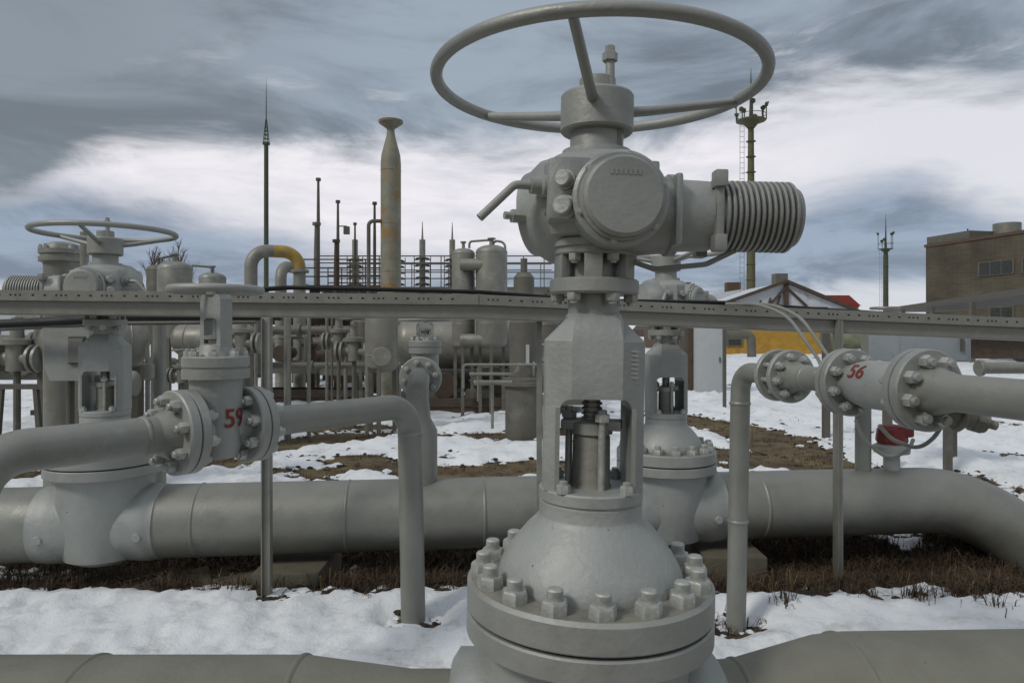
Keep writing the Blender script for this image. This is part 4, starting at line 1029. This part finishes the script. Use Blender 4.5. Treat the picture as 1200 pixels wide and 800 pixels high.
# cabinets
def cabinet(label, x0, x1, yt_, yb_, D, m='cab', legs=False):
    a, c = P(x0, yt_, D), P(x1, yb_, D); w_ = c.x - a.x; h_ = a.z - c.z
    t = thing('steel_cabinet', label, 'cabinet', ((a.x + c.x) / 2, D, 0))
    b = B(); b.box((0, .3, (a.z + c.z) / 2), (w_, .6, h_), None, .01); b.build('case', M[m], t)
    b = B(); b.box((0, -.008, (a.z + c.z) / 2), (w_ * .9, .016, h_ * .92), None, .004); dr = b.build('door', M[m], t)
    b = B(); b.box((w_ * .36, -.03, (a.z + c.z) / 2), (.03, .03, .14)); b.build('handle', M['galvdark'], dr)
    if c.z > .1:
        for s in (-1, 1): b = B(); b.bar((s * w_ * .42, .3, -.1), (s * w_ * .42, .3, c.z), .07, .07); b.build('leg', M['bgd'], t)
    return t
cabinet('tall pale cabinet standing in the snow behind the thin elbow pipe', 815, 848, 380, 463, 17.4, 'white')
cabinet('wide grey cabinet behind valve 56', 1051, 1138, 384, 424, 7.5, 'cab')
cabinet('dark narrow cabinet beside the tall pale cabinet', 806, 815, 380, 463, 17.6, 'rust')
b = B(); a = P(965, 397, 15); c = P(1032, 397, 15); b.cyl(a, c + Vector((.0, 0, 0)), .22, 24); b.disc(c, X_, .30, .10, .01); b.cyl(c + X_ * .1, c + X_ * .5, .2, 20)
for q in (.25, .8): v = a + (c - a) * q; b.box((v.x, v.y, (v.z - .15) / 2), (.15, .4, v.z - .2))
o = b.build('storage_pipe', M['moss']); tag(o, 'short mossy horizontal pipe end behind the tray post near valve 56', 'pipe')
for (x, ya, yb_, D, w_, lab) in ((968, 384, 515, 10.3, .09, 'thin steel post standing in the snow left of valve 56'), (849, 384, 462, 14, .06, 'thin dark post beside the pale cabinet'), (1117, 470, 548, 8.18, .06, 'short thin post in the snow below valve 56'), (799, 384, 455, 15, .09, 'dark post left of the cabinets')):
    a = P(x, ya, D); b = B(); b.bar((a.x, D, -.1), (a.x, D, a.z), w_, w_); o = b.build('steel_post', M['galvdark']); tag(o, lab, 'post')
b = B(); b.sweep(fillet([P(840, 392, 25), P(880, 392, 25), P(881, 418, 25)], .2), .16, 14); o = b.build('bent_pipe', M['bgd']); tag(o, 'bent pipe in front of the ochre shed by the mast foot', 'pipe')
# left cluster pieces
b = B(); c = P(187, 362, 6.2); b.cyl((c.x, 6.2, -.1), (c.x, 6.2, c.z - .1), .055, 16); b.disc((c.x, 6.2, c.z - .12), Z_, .075, .03); b.cyl((c.x, 6.2, c.z - .1), (c.x, 6.2, c.z + .08), .018, 8)
o = b.build('upright_pipe', M['pipe']); tag(o, 'upright grey pipe with a cap between the far left valve and valve 59', 'pipe')
b = B(); c = P(173, 432, 6.0); b.lathe([(.02, -.1), (.02, c.z - .1), (.055, c.z - .08), (.055, c.z + .04), (.02, c.z + .05), (.012, c.z + .25), (0, c.z + .25)], Matrix.Translation((c.x, 6.0, 0)), 14)
o = b.build('gauge_post', M['galv']); tag(o, 'small can shaped gauge on a thin stem beside the upright capped pipe', 'gauge')
for i, (x, y, h_, D, lab) in enumerate(((22, 480, 60, 8.2, 'steel trestle at the left edge in the snow'), (85, 475, 30, 8.6, 'low steel trestle behind the far left valve'))):
    c = P(x, y, D); b = B()
    for s in (-1, 1): b.bar((c.x + s * .28, D, -.1), (c.x + s * .20, D, .95 if i == 0 else .6), .05, .05)
    b.bar((c.x - .5, D, .95 if i == 0 else .6), (c.x + .5, D, .95 if i == 0 else .6), .06, .06); b.bar((c.x - .28, D, .35), (c.x + .28, D, .35), .04, .04)
    o = b.build('trestle', M['galvdark']); tag(o, lab, 'trestle')

D = 6.6; c = P(73, 283, D); sc = D / F; z_ = lambda y: EYE + (HY - y) * sc
t = thing('flanged_column', 'upright flanged column with a bolted head behind the far left handwheel', 'column', (c.x, D, 0))
b = B(); b.lathe([(19 * sc, -.1), (19 * sc, z_(312)), (20 * sc, z_(308)), (24 * sc, z_(307)), (24 * sc, z_(302)), (22 * sc, z_(301)), (22 * sc, z_(299)), (24 * sc, z_(298)), (24 * sc, z_(293)), (19 * sc, z_(292)), (17 * sc, z_(287)), (9 * sc, z_(284)), (0, z_(284))], None, 36)
b.build('column', M['bg'], t)
for k in range(10): nut(t, 'bolt', (21.5 * sc * math.cos(k * .628), 21.5 * sc * math.sin(k * .628), z_(293)), Z_, .036, .03, .5)
c = P(99, 272, 6.2); b = B(); b.cyl((0, 0, -.1), (0, 0, c.z), .035, 12); o = b.build('steel_pole', M['bg']); o.location = (c.x, 6.2, 0); tag(o, 'short grey pole between the flanged column and the far left hub', 'pole')
a, c = P(50, 384, 5.5), P(104, 446, 5.5)
t = thing('control_box', 'grey hopper shaped box with a framed panel beside the far left yoke', 'box', ((a.x + c.x) / 2, 5.5, 0)); w_ = (c.x - a.x)
b = B(); b.prism([(-w_ / 2, a.z), (w_ / 2, a.z), (w_ / 2, c.z), (-w_ * .36, c.z), (-w_ / 2 * .95, c.z + .12)], Matrix(((1, 0, 0, 0), (0, 0, -1, .5), (0, 1, 0, 0), (0, 0, 0, 1))), .5); b.build('case', M['cast'], t)
b = B(); b.box((w_ * .26, -.01, (a.z + c.z) / 2 + .03), (w_ * .34, .02, .22)); pn = b.build('frame', M['galvdark'], t)
b = B(); b.box((w_ * .26, -.024, (a.z + c.z) / 2 + .03), (w_ * .30, .01, .19)); b.build('panel', M['pipe'], pn)
b = B(); b.cyl((-.12, .25, -.1), (-.12, .25, c.z + .02), .03, 10); b.build('leg', M['bgd'], t); b = B(); b.cyl((.12, .25, -.1), (.12, .25, c.z + .02), .03, 10); b.build('leg', M['bgd'], t)
a = P(1146, 431, 6.5); b = B(); b.cyl(a, a + Vector((2.5, .1, 0)), .055, 20); b.disc(a, X_, .075, .04, .004, 24); b.cyl(a + Vector((.6, .02, 0)), (a.x + .6, a.y + .02, -.1), .03, 10)
o = b.build('side_pipe', M['bg']); tag(o, 'short horizontal pipe behind the thick pipe at the right edge', 'pipe')
a = P(1138, 384, 14); c = P(1330, 424, 14); b = B(); b.box(((a.x + c.x) / 2, 14.6, (a.z + c.z) / 2 + .05), (c.x - a.x, .3, a.z - c.z)); b.box(((a.x + c.x) / 2, 14.4, a.z), (c.x - a.x + .1, .5, .08))
o = b.build('low_shed', M['rust']); tag(o, 'dark low shed wall under the canopy at the right edge', 'shed')
# dark low plant machinery seen under the tray
def machine(label, x0, x1, yt_, yb_, D, seed):
    rnd = random.Random(seed); a, c = P(x0, yt_, D), P(x1, yb_, D); w_ = c.x - a.x
    t = thing('pump_set', label, 'pump set', ((a.x + c.x) / 2, D, 0), 'dark pump sets in the distant pipework')
    b = B(); b.box((0, .3, max(.06, c.z)), (w_, .8, .12)); b.build('base', M['bgd'], t)
    z0 = max(.1, c.z); n = max(2, int(w_ / .55))
    for k in range(n):
        x = -w_ / 2 + (k + .5) * w_ / n; b = B(); r_ = w_ / n * rnd.uniform(.25, .42); h_ = (a.z - z0) * rnd.uniform(.5, .95)
        if rnd.random() < .5: b.lathe([(r_, 0), (r_, h_ * .7), (r_ * 1.3, h_ * .72), (r_ * 1.3, h_ * .8), (r_ * .5, h_ * .85), (r_ * .4, h_), (0, h_)], Matrix.Translation((x, .3, z0)), 14); b.build('pump', M[rnd.choice(('bgd', 'rust', 'galvdark'))], t)
        else: b.cyl((x, -.15, z0 + h_ * .5), (x, .6, z0 + h_ * .5), r_, 14); b.disc((x, -.2, z0 + h_ * .5), Y_, r_ * 1.3, .08, .01, 18); b.box((x, .25, z0 + h_ * .2), (r_, .3, h_ * .5)); b.build('motor', M[rnd.choice(('bgd', 'rust', 'galvdark'))], t)
    for k in range(3):
        zz = z0 + (a.z - z0) * rnd.uniform(.2, 1); x = rnd.uniform(-.4, 0) * w_; b = B(); b.sweep(fillet([(x, .1, zz), (x + w_ * .45, .1, zz), (x + w_ * .45, .1, z0)], .1), rnd.uniform(.03, .06), 8); b.build('pipe', M['bgd'], t)
for a_ in (('dark pump set seen under the tray right of the left tray post', 318, 372, 388, 434, 15.5, 1), ('dark pump set left of the hatch vessel', 376, 430, 384, 436, 15.0, 2), ('dark pump set below the horizontal tank', 470, 540, 432, 462, 13.9, 3), ('dark pump set below the twin vessels', 545, 594, 425, 462, 13.8, 4),
           ('dark pump set behind the far left box', -20, 50, 395, 440, 11, 5), ('dark pump set left of the wide grey cabinet', 1028, 1056, 382, 408, 15, 6), ('dark pump set right of the wide grey cabinet', 1140, 1210, 388, 414, 15, 7), ('dark pump set right behind the nearest valve', 800, 812, 385, 450, 18, 8), ('dark pump set between the thick column and the nearest valve', 636, 690, 396, 470, 13, 9), ('dark pump set behind the short tank', 170, 300, 415, 440, 15, 10)):
    machine(*a_)

# ------------------------------------------------------------------ far tree line, bare trees
b = B()
for k in range(420):
    x = -320 + k * 1.55 + random.uniform(-1, 1); y = 230 + random.uniform(-15, 25); h_ = random.uniform(3, 8) * (.7 + .5 * noise.noise(Vector((x * .03, 0, 0))))
    b.lathe([(random.uniform(1.5, 3), -.2), (random.uniform(1.5, 3), h_ * .5), (random.uniform(.6, 1.6), h_ * .85), (.1, h_)], Matrix.Translation((x, y, 0)), 7, caps=False)
o = b.build('far_trees', M['twig']); tag(o, 'dark line of far trees on the horizon', 'trees', kind='stuff')
def bare_tree(x, ytop, D, label):
    c = P(x, ytop, D); b = B(); H_ = c.z
    b.sweep([(0, 0, -.1), (0.05, 0, H_ * .5), (0, 0, H_ * .97)], [.16, .09, .02], 7)
    t = thing('bare_tree', label, 'tree', (c.x, D, 0), 'bare trees behind the vessels at left'); b.build('trunk', M['twig'], t)
    b = B()
    for k in range(46):
        z = H_ * random.uniform(.35, .95); a = random.uniform(0, 6.28); l_ = (H_ - z) * .5 + .5; v = Vector((math.cos(a) * .45, math.sin(a) * .45, 1)).normalized()
        p_ = Vector((0, 0, z)); q_ = p_ + v * l_; b.sweep([p_, (p_ + q_) / 2 + Vector((random.uniform(-.1, .1), 0, 0)), q_], [.03, .02, .006], 4)
        for _ in range(4):
            s_ = p_ + v * l_ * random.uniform(.3, .9); w_ = (v + Vector((random.uniform(-.7, .7), random.uniform(-.7, .7), .1))).normalized(); b.sweep([s_, s_ + w_ * l_ * .4], [.014, .005], 3)
    b.build('branches', M['twig'], t)
bare_tree(181, 292, 50, 'bare tree at the left of the pair behind the vessels'); bare_tree(209, 284, 52, 'bare tree at the right of the pair behind the vessels')

# ------------------------------------------------------------------ dry grass
def blades(b, x, y, z, n, h, spread, mi=0):
    b.mi = mi
    for _ in range(n):
        a = random.uniform(0, 6.28); r_ = abs(random.gauss(0, spread)); px, py = x + r_ * math.cos(a), y + r_ * math.sin(a)
        l = h * random.uniform(.4, 1.15); le = random.uniform(.1, 1.5); da = random.uniform(0, 6.28); w_ = random.uniform(.0015, .004)
        dx, dy = math.cos(da), math.sin(da); wv = Vector((-dy, dx, 0)) * w_
        p0 = Vector((px, py, z)); p1 = p0 + Vector((dx * le * l * .3, dy * le * l * .3, l * .6)); p2 = p0 + Vector((dx * le * l, dy * le * l, l * max(.12, 1 - .5 * le)))
        v = [b.bm.verts.new(q) for q in (p0 - wv, p0 + wv, p1 + wv * .8, p1 - wv * .8, p2)]
        b.bm.faces.new((v[0], v[1], v[2], v[3])).material_index = mi; b.bm.faces.new((v[3], v[2], v[4])).material_index = mi
b = B(); cnt = 0
while cnt < 6500:
    if random.random() < .55: x = random.uniform(-3.8, 4.6); y = 4.88 + random.uniform(-.62, .62)
    else: y = random.uniform(5.3, 13); x = random.uniform(-.9, .9) * y
    h = snow_h(x, y)
    if h > -.012: 
        if random.random() < .985: continue
    near = 1 if y < 6 else 0
    blades(b, x, y, ground_z(x, y) - .01, random.randint(9, 20), (.12 if near else .05) * random.uniform(.4, 1.7), .07, random.choice((0, 0, 0, 1))); cnt += 1
o = b.build('dry_grass', [M['dry'], M['dry2']]); tag(o, 'brown dead grass growing in the trench and bare ground patches', 'grass', kind='stuff')
def scatter(name, m_, n, hmin, hmax, smin, smax, lab, cat, seed):
    rnd = random.Random(seed); b = B(); k = 0
    while k < n:
        y = rnd.uniform(3.3, 14) if rnd.random() < .75 else rnd.uniform(14, 30); x = rnd.uniform(-.95, .95) * y; h = snow_h(x, y)
        if not hmin < h < hmax: continue
        s_ = rnd.uniform(smin, smax) * (1 + y * .05); z = ground_z(x, y) + max(0, h)
        g = bmesh.ops.create_icosphere(b.bm, subdivisions=1, radius=s_)['verts']
        for v in g: v.co = Vector((v.co.x * rnd.uniform(.7, 1.6), v.co.y * rnd.uniform(.7, 1.5), v.co.z * rnd.uniform(.3, .7))) + Vector((x, y, z))
        k += 1
    o = b.build(name, m_); tag(o, lab, cat, kind='stuff')
scatter('clods', M['soil'], 2600, -.06, .02, .008, .03, 'small dark clods of earth along the melting snow edges', 'earth', 3)
scatter('snow_crumbs', M['snow'], 1500, -.035, .004, .012, .045, 'crumbs of melting snow on the bare brown patches', 'snow', 4)
for i, (x, y, n, h, lab) in enumerate(((427, 706, 26, .07, 'small dark grass tuft poking from the snow left of the elbow pipe foot'), (500, 662, 90, .16, 'brown grass clump behind the foot of the elbow pipe'), (860, 735, 160, .10, 'brown grass ring around the foot of the thin upright pipe'), (921, 722, 40, .11, 'small tuft in the snow right of the thin upright pipe'),
        (1010, 700, 90, .16, 'reddish brown tuft right of the tray post'), (1072, 710, 80, .12, 'wide low tuft in the snow below valve 56'), (1128, 700, 120, .14, 'brown tuft nearest the right end of the trench'), (1165, 722, 30, .13, 'curled dry stems near the right edge'), (1086, 704, 22, .12, 'pale thin tuft right of the wide low tuft'))):
    p_ = G(x, y); b = B(); blades(b, 0, 0, -.01, n, h, .055 if n < 100 else .085, 0); o = b.build('grass_tuft', [M['dry'], M['dry2']]); o.location = (p_.x, p_.y, ground_z(p_.x, p_.y) + max(0, snow_h(p_.x, p_.y)))
    tag(o, lab, 'grass tuft', 'grass tufts in the front snow')
